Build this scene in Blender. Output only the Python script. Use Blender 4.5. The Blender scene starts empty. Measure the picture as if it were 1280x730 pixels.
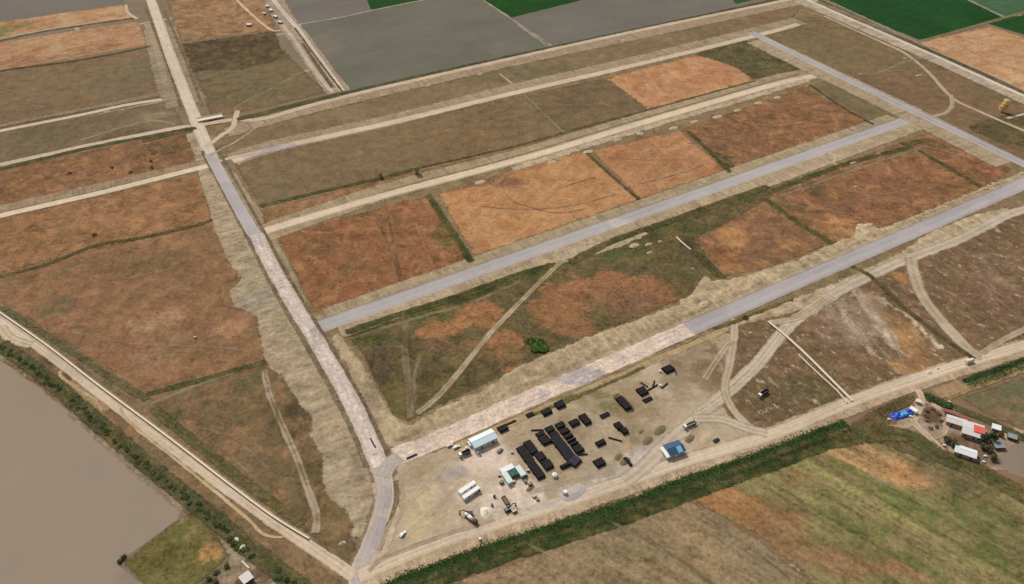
import bpy, bmesh, math, random
import numpy as np
from mathutils import Vector, Matrix, noise as mnoise
from mathutils.geometry import delaunay_2d_cdt

random.seed(7); np.random.seed(7)
SC = bpy.context.scene
COL = SC.collection

# ------------------------------------------------------------------ camera, light, exposure
FPX, CAM_H = 976.0, 400.0                      # focal length in survey pixels (1280 wide), flying height
PITCH = math.atan2(810, FPX)
cam_d = bpy.data.cameras.new('camera'); cam = bpy.data.objects.new('camera', cam_d); COL.objects.link(cam)
cam_d.sensor_width = 36.0; cam_d.lens = 36.0 * FPX / 1280.0
cam_d.clip_start = 1.0; cam_d.clip_end = 20000.0
cam.location = (0, 0, CAM_H); cam.rotation_euler = (math.pi / 2 - PITCH, 0, 0)
SC.camera = cam

SUN_AZ, SUN_EL = math.radians(-32), math.radians(47)     # azimuth clockwise from +Y
world = bpy.data.worlds.new('World'); SC.world = world; world.use_nodes = True
wn = world.node_tree; bg = wn.nodes['Background']
sky = wn.nodes.new('ShaderNodeTexSky'); sky.sky_type = 'NISHITA'; sky.sun_disc = False
sky.sun_elevation = SUN_EL; sky.sun_rotation = SUN_AZ; sky.air_density = 1.0; sky.dust_density = 3.0; sky.ozone_density = 1.0
hs = wn.nodes.new('ShaderNodeHueSaturation'); hs.inputs['Saturation'].default_value = 0.35
wn.links.new(sky.outputs[0], hs.inputs['Color']); wn.links.new(hs.outputs[0], bg.inputs[0])
bg.inputs[1].default_value = 0.088
sun_d = bpy.data.lights.new('sun', 'SUN'); sun = bpy.data.objects.new('sun', sun_d); COL.objects.link(sun)
sun_d.energy = 2.75; sun_d.angle = math.radians(4); sun_d.color = (1.0, 0.955, 0.89)
sdir = Vector((math.sin(SUN_AZ) * math.cos(SUN_EL), math.cos(SUN_AZ) * math.cos(SUN_EL), math.sin(SUN_EL)))
sun.rotation_euler = sdir.to_track_quat('Z', 'Y').to_euler(); sun.location = (0, 0, 900)
vs = SC.view_settings
vs.view_transform = 'Standard'; vs.look = 'None'; vs.gamma = 1.0; vs.use_curve_mapping = False
vs.exposure = 0.07

# ------------------------------------------------------------------ survey helpers: photo survey -> metres on the plain
CP, SP = math.cos(PITCH), math.sin(PITCH)
def G(px, py):
    x = (px - 640) / FPX; y = -(py - 365) / FPX
    t = CAM_H / (SP - y * CP)
    return Vector((x * t, (CP + y * SP) * t))
def GA(pts): return [G(*p) for p in pts]
GRID = math.radians(29.5)                       # bearing of the street grid
UA = Vector((math.cos(GRID), math.sin(GRID))); UB = Vector((-math.sin(GRID), math.cos(GRID)))

def lin(c):
    out = []
    for v in c[:3]:
        v /= 255.0
        out.append(v / 12.92 if v <= 0.04045 else ((v + 0.055) / 1.055) ** 2.4)
    return np.array(out)
SPOIL_TONE = np.array([0.98, 0.94, 0.97])
def earth(c):                                   # soils of this plain are a little greyer than the swatches
    c = lin(c); l = c @ np.array([0.3, 0.59, 0.11]); q = min(1.0, max(0.0, (c[0] / max(c[2], 1e-4) - 1.8) / 2.2)); k = 0.19 * q
    return (c * (1 - k) + l * k) * (np.array([0.96, 0.96, 0.95]) * (1 - q) + np.array([0.96, 1.03, 0.91]) * q)
def lin4(c): return tuple(lin(c)) + (1.0,)

def hash2(ix, iy, seed):
    n = (ix.astype(np.int64) * 374761393 + iy.astype(np.int64) * 668265263 + seed * 982451653) & 0x7fffffff
    n = ((n ^ (n >> 13)) * 1274126177) & 0x7fffffff
    n = n ^ (n >> 16)
    return (n & 0xffff) / 65535.0
def vnoise(x, y, seed=0):
    ix = np.floor(x); iy = np.floor(y); fx = x - ix; fy = y - iy
    fx = fx * fx * (3 - 2 * fx); fy = fy * fy * (3 - 2 * fy)
    a = hash2(ix, iy, seed); b = hash2(ix + 1, iy, seed); c = hash2(ix, iy + 1, seed); d = hash2(ix + 1, iy + 1, seed)
    return (a * (1 - fx) + b * fx) * (1 - fy) + (c * (1 - fx) + d * fx) * fy
def fbm(x, y, seed=0, o=4):
    s = 0; a = 0.5; t = 0
    for i in range(o):
        s = s + a * vnoise(x, y, seed + i * 17); t += a; a *= 0.55; x = x * 2.03; y = y * 2.03
    return s / t

# ------------------------------------------------------------------ materials
def new_mat(name):
    m = bpy.data.materials.new(name); m.use_nodes = True
    return m, m.node_tree, m.node_tree.nodes['Principled BSDF']
def nd(nt, t, **kw):
    n = nt.nodes.new(t)
    for k, v in kw.items(): setattr(n, k, v)
    return n
def math_node(nt, op, a, b=None, c=None):
    n = nt.nodes.new('ShaderNodeMath'); n.operation = op
    for i, v in enumerate((a, b, c)):
        if v is None: continue
        if isinstance(v, (int, float)): n.inputs[i].default_value = v
        else: nt.links.new(v, n.inputs[i])
    return n.outputs[0]
def mixc(nt, fac, a, b, blend='MIX'):
    n = nt.nodes.new('ShaderNodeMix'); n.data_type = 'RGBA'; n.blend_type = blend
    for s, v in ((n.inputs[0], fac), (n.inputs[6], a), (n.inputs[7], b)):
        if isinstance(v, (int, float)): s.default_value = v
        elif isinstance(v, tuple): s.default_value = v
        else: nt.links.new(v, s)
    return n.outputs[2]
def ramp01(nt, v, lo, hi):
    n = nt.nodes.new('ShaderNodeMapRange'); n.interpolation_type = 'SMOOTHSTEP'
    nt.links.new(v, n.inputs[0]); n.inputs[1].default_value = lo; n.inputs[2].default_value = hi
    return n.outputs[0]
def noise_tex(nt, vec, scale, detail=4, rough=0.6, dist=0.0):
    n = nt.nodes.new('ShaderNodeTexNoise'); n.inputs['Scale'].default_value = scale
    n.inputs['Detail'].default_value = detail; n.inputs['Roughness'].default_value = rough; n.inputs['Distortion'].default_value = dist
    if vec is not None: nt.links.new(vec, n.inputs['Vector'])
    return n.outputs[0]

def soil(name, alt=None, altamt=0.0, altscale=0.03, med=0.25, fine=0.25, big=0.15, streak=0.0, su=0.01, sv=0.35,
         dark=None, darkamt=0.0, light=None, lightamt=0.0, lth=0.66, dth=0.62, spk=0.28, bump=0.25, rough=1.0, spec=0.05, alpha=None, alt2=None, alt2amt=0.6):
    """Earth / vegetation cover: the surveyed soil colour (attribute Col), varied at three scales, with clods, weeds and pale crusts."""
    m, nt, p = new_mat(name)
    col = nd(nt, 'ShaderNodeAttribute', attribute_name='Col').outputs['Color']
    pos = nd(nt, 'ShaderNodeNewGeometry').outputs['Position']
    uv = nd(nt, 'ShaderNodeUVMap', uv_map='UV').outputs[0]
    nb = noise_tex(nt, pos, 0.011, 3, 0.55); nm = noise_tex(nt, pos, 0.085, 7, 0.74, 0.5); nf = noise_tex(nt, pos, 0.36, 4, 0.75)
    nw = noise_tex(nt, pos, 0.16, 6, 0.75, 0.6)
    wv = math_node(nt, 'MULTIPLY_ADD', math_node(nt, 'SUBTRACT', nw, 0.5), 1.9, nd(nt, 'ShaderNodeAttribute', attribute_name='Mix').outputs['Fac'])
    wv = math_node(nt, 'MULTIPLY', ramp01(nt, wv, 0.14, 0.86), ramp01(nt, nd(nt, 'ShaderNodeAttribute', attribute_name='Mix').outputs['Fac'], 0.0, 0.12))
    c = mixc(nt, wv, col, nd(nt, 'ShaderNodeAttribute', attribute_name='ColB').outputs['Color'])
    if alt is not None:
        na = noise_tex(nt, pos, altscale, 6, 0.65, 0.6)
        c = mixc(nt, math_node(nt, 'MULTIPLY', ramp01(nt, na, 0.45, 0.58), altamt), c, lin4(alt))
    if alt2 is not None:
        of = nd(nt, 'ShaderNodeVectorMath', operation='ADD'); nt.links.new(pos, of.inputs[0]); of.inputs[1].default_value = (310, 170, 40)
        n2 = noise_tex(nt, of.outputs[0], altscale * 1.7, 7, 0.72, 0.8)
        c = mixc(nt, math_node(nt, 'MULTIPLY', ramp01(nt, n2, 0.48, 0.62), alt2amt), c, lin4(alt2))
    if darkamt:
        ns = noise_tex(nt, pos, spk, 5, 0.75)
        c = mixc(nt, math_node(nt, 'MULTIPLY', ramp01(nt, ns, dth - 0.07, dth + 0.05), darkamt), c, lin4(dark))
    if lightamt:
        mp = nd(nt, 'ShaderNodeVectorMath', operation='MULTIPLY'); nt.links.new(uv, mp.inputs[0]); mp.inputs[1].default_value = (0.65, 1, 1)
        nl = noise_tex(nt, mp.outputs[0], spk * 0.8, 5, 0.8)
        c = mixc(nt, math_node(nt, 'MULTIPLY', ramp01(nt, nl, lth - 0.05, lth + 0.07), lightamt), c, lin4(light))
    b = math_node(nt, 'MULTIPLY_ADD', math_node(nt, 'SUBTRACT', nm, 0.5), med * 5.2, 1.0)
    b = math_node(nt, 'MULTIPLY_ADD', math_node(nt, 'SUBTRACT', nf, 0.5), fine * 4.6, b)
    b = math_node(nt, 'MULTIPLY_ADD', math_node(nt, 'SUBTRACT', nb, 0.5), big * 3.0, b)
    if streak:
        mp = nd(nt, 'ShaderNodeVectorMath', operation='MULTIPLY'); nt.links.new(uv, mp.inputs[0]); mp.inputs[1].default_value = (su, sv, 1)
        st = noise_tex(nt, mp.outputs[0], 1.0, 4, 0.6)
        b = math_node(nt, 'MULTIPLY_ADD', math_node(nt, 'SUBTRACT', st, 0.5), streak * 7.0, b)
    b = math_node(nt, 'MAXIMUM', b, 0.25)
    c2 = nd(nt, 'ShaderNodeVectorMath', operation='SCALE'); nt.links.new(c, c2.inputs[0]); nt.links.new(b, c2.inputs[3])
    nt.links.new(c2.outputs[0], p.inputs['Base Color'])
    p.inputs['Roughness'].default_value = rough; p.inputs['Specular IOR Level'].default_value = spec
    if alpha is not None:
        al = nd(nt, 'ShaderNodeAttribute', attribute_name='Al').outputs['Fac']
        na2 = noise_tex(nt, pos, 0.45, 4, 0.7)
        av = math_node(nt, 'MULTIPLY_ADD', math_node(nt, 'SUBTRACT', na2, 0.5), 1.6, al)
        nt.links.new(math_node(nt, 'MULTIPLY', ramp01(nt, av, 0.15, 0.85), alpha), p.inputs['Alpha'])
    if bump:
        hgt = math_node(nt, 'MULTIPLY_ADD', nm, 2.0, nf)
        bp = nd(nt, 'ShaderNodeBump'); bp.inputs['Strength'].default_value = 0.6; bp.inputs['Distance'].default_value = bump
        nt.links.new(hgt, bp.inputs['Height']); nt.links.new(bp.outputs[0], p.inputs['Normal'])
    return m

M = {}
M['soil'] = soil('rough_pasture', alt=(112, 96, 66), altamt=0.4, med=0.38, fine=0.32, dark=(72, 60, 42), darkamt=0.55, light=(176, 146, 116), lightamt=0.35, lth=0.68, alt2=(156, 116, 84), alt2amt=0.4)
M['soil_edge'] = soil('rough_pasture_feathered', alt=(112, 96, 66), altamt=0.4, med=0.38, fine=0.32, dark=(72, 60, 42), darkamt=0.55, light=(176, 146, 116), lightamt=0.35, lth=0.68, alpha=1.0, alt2=(156, 116, 84), alt2amt=0.4)
M['red'] = soil('red_dry_weeds', alt=(116, 88, 58), altamt=0.65, altscale=0.035, med=0.42, fine=0.34, dark=(78, 62, 38), darkamt=0.5, light=(190, 130, 84), lightamt=0.4, lth=0.62, alt2=(164, 120, 80), alt2amt=0.55)
M['red_edge'] = soil('red_dry_weeds_feathered', alt=(116, 88, 58), altamt=0.65, altscale=0.035, med=0.42, fine=0.34, dark=(78, 62, 38), darkamt=0.5, light=(190, 130, 84), lightamt=0.4, lth=0.62, alpha=1.0, alt2=(164, 120, 80), alt2amt=0.55)
M['stubble'] = soil('stubble', alt=(158, 104, 66), altamt=0.45, altscale=0.03, med=0.27, fine=0.2, streak=0.07, su=0.012, sv=0.16, dark=(112, 72, 44), darkamt=0.4, dth=0.58, alt2=(186, 146, 102), alt2amt=0.45)
M['stubble_edge'] = soil('stubble_feathered', alt=(158, 104, 66), altamt=0.45, altscale=0.03, med=0.27, fine=0.2, streak=0.07, su=0.012, sv=0.16, dark=(112, 72, 44), darkamt=0.4, dth=0.58, alpha=1.0, alt2=(186, 146, 102), alt2amt=0.45)
M['olive'] = soil('olive_pasture', alt=(120, 98, 70), altamt=0.45, med=0.3, fine=0.25, streak=0.05, su=0.012, sv=0.2, dark=(80, 72, 50), darkamt=0.35, alt2=(134, 108, 80), alt2amt=0.4)
M['olive_edge'] = soil('olive_pasture_feathered', alt=(120, 98, 70), altamt=0.45, med=0.3, fine=0.25, streak=0.05, su=0.012, sv=0.2, dark=(80, 72, 50), darkamt=0.35, alpha=1.0, alt2=(134, 108, 80), alt2amt=0.4)
M['scrub'] = soil('dark_scrub', alt=(120, 98, 62), altamt=0.4, altscale=0.06, med=0.45, fine=0.45, dark=(58, 54, 34), darkamt=0.6, light=(128, 112, 64), lightamt=0.4, lth=0.62)
M['scrub_edge'] = soil('dark_scrub_feathered', alt=(120, 98, 62), altamt=0.4, altscale=0.06, med=0.45, fine=0.45, dark=(58, 54, 34), darkamt=0.6, light=(128, 112, 64), lightamt=0.4, lth=0.62, alpha=1.0)
M['scrub_faint'] = soil('dark_scrub_faint', alt=(120, 98, 62), altamt=0.4, altscale=0.06, med=0.45, fine=0.45, dark=(58, 54, 34), darkamt=0.6, light=(128, 112, 64), lightamt=0.4, lth=0.62, alpha=0.42)
M['crust'] = soil('crusted_pasture', alt=(104, 82, 58), altamt=0.4, altscale=0.05, med=0.36, fine=0.3, dark=(82, 66, 46), darkamt=0.5, light=(196, 176, 150), lightamt=.6, lth=.595, spk=0.2, alt2=(140, 112, 88), alt2amt=0.5)
M['crust_edge'] = soil('crusted_pasture_feathered', alt=(104, 82, 58), altamt=0.4, altscale=0.05, med=0.36, fine=0.3, dark=(82, 66, 46), darkamt=0.5, light=(196, 176, 150), lightamt=.6, lth=.595, spk=0.2, alpha=1.0, alt2=(140, 112, 88), alt2amt=0.5)
M['crop'] = soil('green_crop', med=0.16, fine=0.12, big=0.25, streak=0.12, bump=0.15)
M['paddy'] = soil('wet_paddy', alt=(112, 106, 92), altamt=0.3, altscale=0.012, med=0.07, fine=0.06, big=0.12, streak=0.06, su=0.004, sv=0.02, bump=0.0, rough=0.9, spec=0.05)
M['mud'] = soil('muddy_water', alt=(150, 130, 108), altamt=0.4, altscale=0.012, med=0.015, fine=0.02, big=0.06, bump=0.0, rough=0.9, spec=0.05)
M['spoil'] = soil('spoil_earth', alt=(148, 127, 100), altamt=0.45, altscale=0.06, med=0.25, fine=0.26, streak=0.15, su=0.24, sv=0.025, dark=(122, 104, 78), darkamt=0.4, dth=0.64, light=(192, 172, 144), lightamt=0.3, bump=0.5)
M['spoil_edge'] = soil('spoil_earth_feathered', alt=(148, 127, 100), altamt=0.45, altscale=0.06, med=0.25, fine=0.26, streak=0.15, su=0.24, sv=0.025, dark=(122, 104, 78), darkamt=0.4, dth=0.64, light=(192, 172, 144), lightamt=0.3, bump=0.5, alpha=1.0)
M['gravel'] = soil('gravel_road', alt=(196, 178, 160), altamt=0.35, altscale=0.05, med=0.12, fine=0.14, streak=0.08, su=0.012, sv=0.55, dark=(150, 132, 118), darkamt=0.3, bump=0.12)
M['gravel_edge'] = soil('gravel_road_feathered', alt=(196, 178, 160), altamt=0.35, altscale=0.05, med=0.12, fine=0.14, streak=0.08, su=0.012, sv=0.55, dark=(150, 132, 118), darkamt=0.3, bump=0.12, alpha=1.0)
M['gravel_faint'] = soil('gravel_road_faint', alt=(196, 178, 160), altamt=0.35, altscale=0.05, med=0.12, fine=0.14, streak=0.08, su=0.012, sv=0.55, dark=(150, 132, 118), darkamt=0.3, bump=0.12, alpha=0.42)
M['rubble'] = soil('broken_gravel_road', alt=(182, 166, 156), altamt=0.55, altscale=0.05, med=0.2, fine=0.26, streak=0.11, su=0.03, sv=0.4, dark=(150, 130, 112), darkamt=0.5, dth=0.58, light=(232, 216, 204), lightamt=0.6, lth=0.6, bump=0.3)
M['rubble_edge'] = soil('broken_gravel_road_feathered', alt=(182, 166, 156), altamt=0.55, altscale=0.05, med=0.2, fine=0.26, streak=0.11, su=0.03, sv=0.4, dark=(150, 130, 112), darkamt=0.5, dth=0.58, light=(232, 216, 204), lightamt=0.6, lth=0.6, bump=0.3, alpha=1.0)
M['asphalt'] = soil('worn_asphalt', alt=(176, 168, 166), altamt=0.3, altscale=0.03, med=0.06, fine=0.07, streak=0.05, su=0.008, sv=0.5, bump=0.05)
M['asphalt_edge'] = soil('worn_asphalt_feathered', alt=(176, 168, 166), altamt=0.3, altscale=0.03, med=0.06, fine=0.07, streak=0.05, su=0.008, sv=0.5, bump=0.05, alpha=1.0)
M['yard'] = soil('yard_earth', alt=(180, 160, 138), altamt=0.4, altscale=0.045, med=0.2, fine=0.18, dark=(134, 116, 94), darkamt=0.4, light=(214, 196, 172), lightamt=0.35, bump=0.25)
M['yard_edge'] = soil('yard_earth_feathered', alt=(180, 160, 138), altamt=0.4, altscale=0.045, med=0.2, fine=0.18, dark=(134, 116, 94), darkamt=0.4, light=(214, 196, 172), lightamt=0.35, bump=0.25, alpha=1.0)
M['rows'] = soil('mown_rows', alt=(150, 122, 92), altamt=0.35, altscale=0.03, med=0.3, fine=0.4, streak=0.2, su=0.009, sv=0.2, dark=(96, 90, 52), darkamt=0.5, bump=0.25, dth=0.58)
M['rows_edge'] = soil('mown_rows_feathered', alt=(150, 122, 92), altamt=0.35, altscale=0.03, med=0.3, fine=0.4, streak=0.2, su=0.009, sv=0.2, dark=(96, 90, 52), darkamt=0.5, bump=0.25, alpha=1.0, dth=0.58)


def paint(name, rgb, rough=0.6, spec=0.4, metal=0.0, var=0.12, scale=0.8, ridges=0.0, raxis=0):
    m, nt, p = new_mat(name)
    oc = nd(nt, 'ShaderNodeTexCoord').outputs['Object']
    n1 = noise_tex(nt, oc, scale, 5, 0.65)
    b = math_node(nt, 'MULTIPLY_ADD', math_node(nt, 'SUBTRACT', n1, 0.5), var * 3, 1.0)
    sc_ = nd(nt, 'ShaderNodeVectorMath', operation='SCALE'); sc_.inputs[0].default_value = tuple(lin(rgb)); nt.links.new(b, sc_.inputs[3])
    nt.links.new(sc_.outputs[0], p.inputs['Base Color'])
    p.inputs['Roughness'].default_value = rough; p.inputs['Specular IOR Level'].default_value = spec; p.inputs['Metallic'].default_value = metal
    if ridges:
        w = nd(nt, 'ShaderNodeTexWave', wave_type='BANDS', bands_direction='XYZ'[raxis]); w.inputs['Scale'].default_value = ridges
        nt.links.new(oc, w.inputs['Vector'])
        bp = nd(nt, 'ShaderNodeBump'); bp.inputs['Distance'].default_value = 0.05; bp.inputs['Strength'].default_value = 0.5
        nt.links.new(w.outputs[1], bp.inputs['Height']); nt.links.new(bp.outputs[0], p.inputs['Normal'])
    return m
M['white'] = paint('white_paint', (228, 226, 222), 0.45)
M['white_roof'] = paint('white_sheet_roof', (222, 222, 220), 0.55, ridges=1.2)
M['pale_roof'] = paint('pale_blue_sheet_roof', (212, 226, 230), 0.5, ridges=1.2)
M['grey_roof'] = paint('grey_sheet_roof', (206, 200, 194), 0.6, ridges=1.2)
M['bluegrey_roof'] = paint('blue_grey_sheet_roof', (138, 142, 148), 0.6)
M['cabin_wall'] = paint('cabin_wall', (196, 200, 198), 0.6)
M['mint'] = paint('pale_green_cabin', (196, 212, 204), 0.55)
M['green_net'] = paint('dark_green_net', (56, 92, 86), 0.8, var=0.35, scale=0.5)
M['navy_roof'] = paint('navy_sheet_roof', (52, 78, 104), 0.5, var=0.2)
M['sky_roof'] = paint('light_blue_sheet', (118, 182, 226), 0.45)
M['blue_tarp'] = paint('blue_tarpaulin', (34, 78, 178), 0.5, var=0.45, scale=0.25)
M['cyan_tarp'] = paint('light_blue_tarpaulin', (92, 164, 222), 0.5, var=0.35, scale=0.4)
M['red_roof'] = paint('red_roof', (212, 92, 74), 0.7, var=0.15)
M['rust'] = paint('red_brown_sheet', (142, 84, 76), 0.8, var=0.3)
M['wall'] = paint('rendered_wall', (170, 152, 132), 0.9)
M['brick'] = paint('brown_wall', (92, 68, 54), 0.95, var=0.25)
M['concrete'] = paint('concrete', (190, 178, 160), 0.9, var=0.2)
M['pale_concrete'] = paint('pale_concrete', (218, 206, 184), 0.9, var=0.18)
M['dark'] = paint('dark_steel', (44, 40, 38), 0.6)
M['tyre'] = paint('tyre_rubber', (30, 29, 28), 0.9)
M['pipe'] = paint('black_pipe', (40, 33, 32), 0.55, 0.3, var=0.2)
M['pipe_blue'] = paint('blue_black_pipe', (42, 42, 46), 0.5, 0.3, var=0.2)
M['plum'] = paint('purple_pipe', (58, 44, 74), 0.6, var=0.35)
M['ochre'] = paint('ochre_paint', (168, 122, 60), 0.6)
M['brown'] = paint('brown_steel', (74, 54, 40), 0.7)
M['greyp'] = paint('grey_paint', (120, 114, 108), 0.6)
M['timber'] = paint('timber', (128, 104, 78), 0.9)
M['bark'] = paint('bark', (82, 68, 52), 1.0)
M['cream'] = paint('cream_sand', (222, 208, 184), 1.0, var=0.1)
M['tan'] = paint('tan_earth', (178, 157, 128), 1.0, var=0.35)
M['pinkish'] = paint('pink_gravel', (204, 176, 156), 1.0, var=0.2)
M['gravelgrey'] = paint('grey_gravel', (170, 160, 156), 1.0, var=0.15)
M['darkheap'] = paint('dark_weedy_earth', (112, 98, 72), 1.0, var=0.3)
gm, gnt, gp = new_mat('glass'); gp.inputs['Base Color'].default_value = (0.02, 0.025, 0.03, 1); gp.inputs['Roughness'].default_value = 0.08; M['glass'] = gm

def leaf_mat(name):
    m, nt, p = new_mat(name)
    col = nd(nt, 'ShaderNodeAttribute', attribute_name='Col').outputs['Color']
    nt.links.new(col, p.inputs['Base Color']); p.inputs['Roughness'].default_value = 0.9; p.inputs['Specular IOR Level'].default_value = 0.1
    tr = nd(nt, 'ShaderNodeBsdfTranslucent'); nt.links.new(col, tr.inputs[0])
    mx = nd(nt, 'ShaderNodeMixShader'); mx.inputs[0].default_value = 0.3
    nt.links.new(p.outputs[0], mx.inputs[1]); nt.links.new(tr.outputs[0], mx.inputs[2])
    nt.links.new(mx.outputs[0], nt.nodes['Material Output'].inputs[0])
    return m
M['leaf'] = leaf_mat('leaves')

# ------------------------------------------------------------------ ground mesh builders
def mesh_obj(name, co, faces, mat, cols=None, uv=None, kind=None, parent=None, al=None, colb=None, wb=None):
    me = bpy.data.meshes.new(name)
    me.from_pydata([tuple(c) for c in co], [], faces)
    if cols is not None:
        a = me.attributes.new('Col', 'FLOAT_COLOR', 'POINT')
        c4 = np.ones((len(co), 4), dtype=np.float32); c4[:, :3] = cols
        a.data.foreach_set('color', c4.ravel())
    if colb is not None:
        a = me.attributes.new('ColB', 'FLOAT_COLOR', 'POINT'); c4 = np.ones((len(co), 4), dtype=np.float32); c4[:, :3] = colb; a.data.foreach_set('color', c4.ravel())
        me.attributes.new('Mix', 'FLOAT', 'POINT').data.foreach_set('value', np.asarray(wb, dtype=np.float32))
    if al is not None:
        me.attributes.new('Al', 'FLOAT', 'POINT').data.foreach_set('value', np.asarray(al, dtype=np.float32))
    if uv is not None:
        l = me.uv_layers.new(name='UV')
        li = np.zeros(len(me.loops), dtype=np.int32); me.loops.foreach_get('vertex_index', li)
        l.data.foreach_set('uv', np.asarray(uv, dtype=np.float32)[li].ravel())
    me.materials.append(mat)
    o = bpy.data.objects.new(name, me); COL.objects.link(o)
    if kind: o['kind'] = kind
    if parent is not None: o.parent = parent
    return o

def heading2(a, b):
    d = G(*b) - G(*a); return math.atan2(d.y, d.x)
ZF = [0.05]; ZS = [0.22]; PATCHES = []; STRIPV = []; RELIEF = []; BV = [None]
def floor_z(x, y):
    h = BV[0].ray_cast(Vector((x, y, 50)), Vector((0, 0, -1)))
    return h[0].z if h[0] is not None else 0.0
def jitter(pts, rag, freq, seed):
    P = np.array([[p.x, p.y] for p in pts])
    dx = fbm(P[:, 0] * freq, P[:, 1] * freq, seed, 4) - 0.5; dy = fbm(P[:, 0] * freq + 91.3, P[:, 1] * freq - 37.7, seed + 5, 4) - 0.5
    ex = fbm(P[:, 0] * .55, P[:, 1] * .55, seed + 31, 2) - 0.5; ey = fbm(P[:, 0] * .55 + 17, P[:, 1] * .55, seed + 37, 2) - 0.5
    return P + np.stack([dx, dy], 1) * 2 * rag + np.stack([ex, ey], 1) * 1.6 * min(rag, 2.0)
def densify(pts, step):
    out = []
    n = len(pts)
    for i in range(n):
        a = pts[i]; b = pts[(i + 1) % n]; k = max(1, int((b - a).length / step))
        for j in range(k): out.append(a.lerp(b, j / k))
    return out
def inside(P, poly):
    x, y = P[:, 0], P[:, 1]; r = np.zeros(len(P), bool); n = len(poly); j = n - 1
    for i in range(n):
        xi, yi = poly[i]; xj, yj = poly[j]
        if yi != yj:
            r ^= ((yi > y) != (yj > y)) & (x < (xj - xi) * (y - yi) / (yj - yi) + xi)
        j = i
    return r
def edge_dist(P, poly):
    d = np.full(len(P), 1e9); n = len(poly)
    for i in range(n):
        a = poly[i]; b = poly[(i + 1) % n]; ab = b - a; L = (ab ** 2).sum() + 1e-9
        t = np.clip(((P - a) @ ab) / L, 0, 1); q = a + t[:, None] * ab
        d = np.minimum(d, ((P - q) ** 2).sum(1))
    return np.sqrt(d)
def shade_blobs(P, base, blobs, seed):
    c = np.tile(earth(base), (len(P), 1))
    W = np.zeros(len(P))
    wx = (fbm(P[:, 0] * 0.05, P[:, 1] * 0.05, seed, 5) - 0.5); wy = (fbm(P[:, 0] * 0.05 + 50, P[:, 1] * 0.05, seed + 9, 5) - 0.5)
    for b in blobs:
        if b[0] == 'l':                         # band along a line: ('l', p1, p2, width in metres, colour, strength)
            _, p1, p2, w, rgb, s = b
            a = np.array(G(*p1)); e = np.array(G(*p2)); ab = e - a; L = (ab ** 2).sum()
            t = np.clip(((P - a) @ ab) / L, 0, 1); q = a + t[:, None] * ab
            d = np.sqrt(((P - q) ** 2).sum(1)) / w + wx * 1.1
        else:                                   # patch: (x, y, rx, ry, colour, strength)
            x, y, rx, ry, rgb, s = b
            cc = np.array(G(x, y)); ex = np.array(G(x + rx, y)) - cc; ey = np.array(G(x, y - ry)) - cc
            Q = P - cc; Lx = (ex ** 2).sum(); Ly = (ey ** 2).sum()
            d = np.sqrt((Q @ ex / Lx) ** 2 + (Q @ ey / Ly) ** 2) + wx * 1.2 + wy * 0.5
        w_ = np.clip((1.2 - d) / 0.75, 0, 1); w_ = (w_ * w_ * (3 - 2 * w_)) * s
        W = 1 - (1 - W) * (1 - w_)
        c = c * (1 - w_[:, None]) + earth(rgb) * w_[:, None]
    b0 = earth(base); W = W[:, None]
    c = np.where(W > 0.004, (c - b0 * (1 - W)) / np.maximum(W, 0.004), b0)
    return np.tile(b0, (len(P), 1)), np.clip(c, 0, 1), W[:, 0]

def patch(name, px, mat, base, blobs=(), rag=1.2, freq=0.08, step=4.5, relief=0.0, seed=None, z=None, rot=0.0, feather=2.0):
    seed = seed if seed is not None else abs(hash((round(px[0][0]), round(px[0][1]), len(px)))) % 9973
    pts = densify(GA(px), 1.5 if relief else 2.2 if step < 6 else 3.5)
    B = jitter(pts, rag, freq, seed)
    x0, y0 = B.min(0); x1, y1 = B.max(0)
    gx, gy = np.meshgrid(np.arange(x0, x1, step), np.arange(y0, y1, step))
    I = np.stack([gx.ravel(), gy.ravel()], 1); I = I + (np.random.rand(*I.shape) - 0.5) * step * 0.5
    I = I[inside(I, B)]
    if len(I): I = I[edge_dist(I, B[::2]) > step * 0.45] if len(I) < 14000 else I
    V = [Vector((float(p[0]), float(p[1]))) for p in np.vstack([B, I])]
    r = delaunay_2d_cdt(V, [], [list(range(len(B)))], 1, 1e-4)
    co = np.array([[v.x, v.y] for v in r[0]]); faces = [tuple(f) for f in r[2]]
    if z is None: z = ZF[0]; ZF[0] += 0.0012
    Z = np.full(len(co), z)
    ed = edge_dist(co, B[::2]); al = np.clip(ed / feather, 0, 1) if feather else None
    key = next((k for k, v in M.items() if v == mat), '')
    if al is not None and key + '_edge' in M: mat = M[key + '_edge']
    cols, colb, wb = shade_blobs(co, base, blobs, seed)
    if key == 'spoil': cols = cols * SPOIL_TONE; colb = colb * SPOIL_TONE
    a = GRID + rot
    uv = np.stack([co[:, 0] * math.cos(a) + co[:, 1] * math.sin(a), -co[:, 0] * math.sin(a) + co[:, 1] * math.cos(a)], 1)
    F = []
    for f in faces:
        A, B_, C = co[f[0]], co[f[1]], co[f[2]]
        F.append(f if (B_[0] - A[0]) * (C[1] - A[1]) - (B_[1] - A[1]) * (C[0] - A[0]) > 0 else (f[0], f[2], f[1]))
    PATCHES.append((np.column_stack([co, Z]), F))
    o = mesh_obj(name, np.column_stack([co, Z]), F, mat, cols, uv, 'structure', colb=colb, wb=wb, al=al)
    if relief: RELIEF.append((o, relief, ed, seed))
    return o

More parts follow.
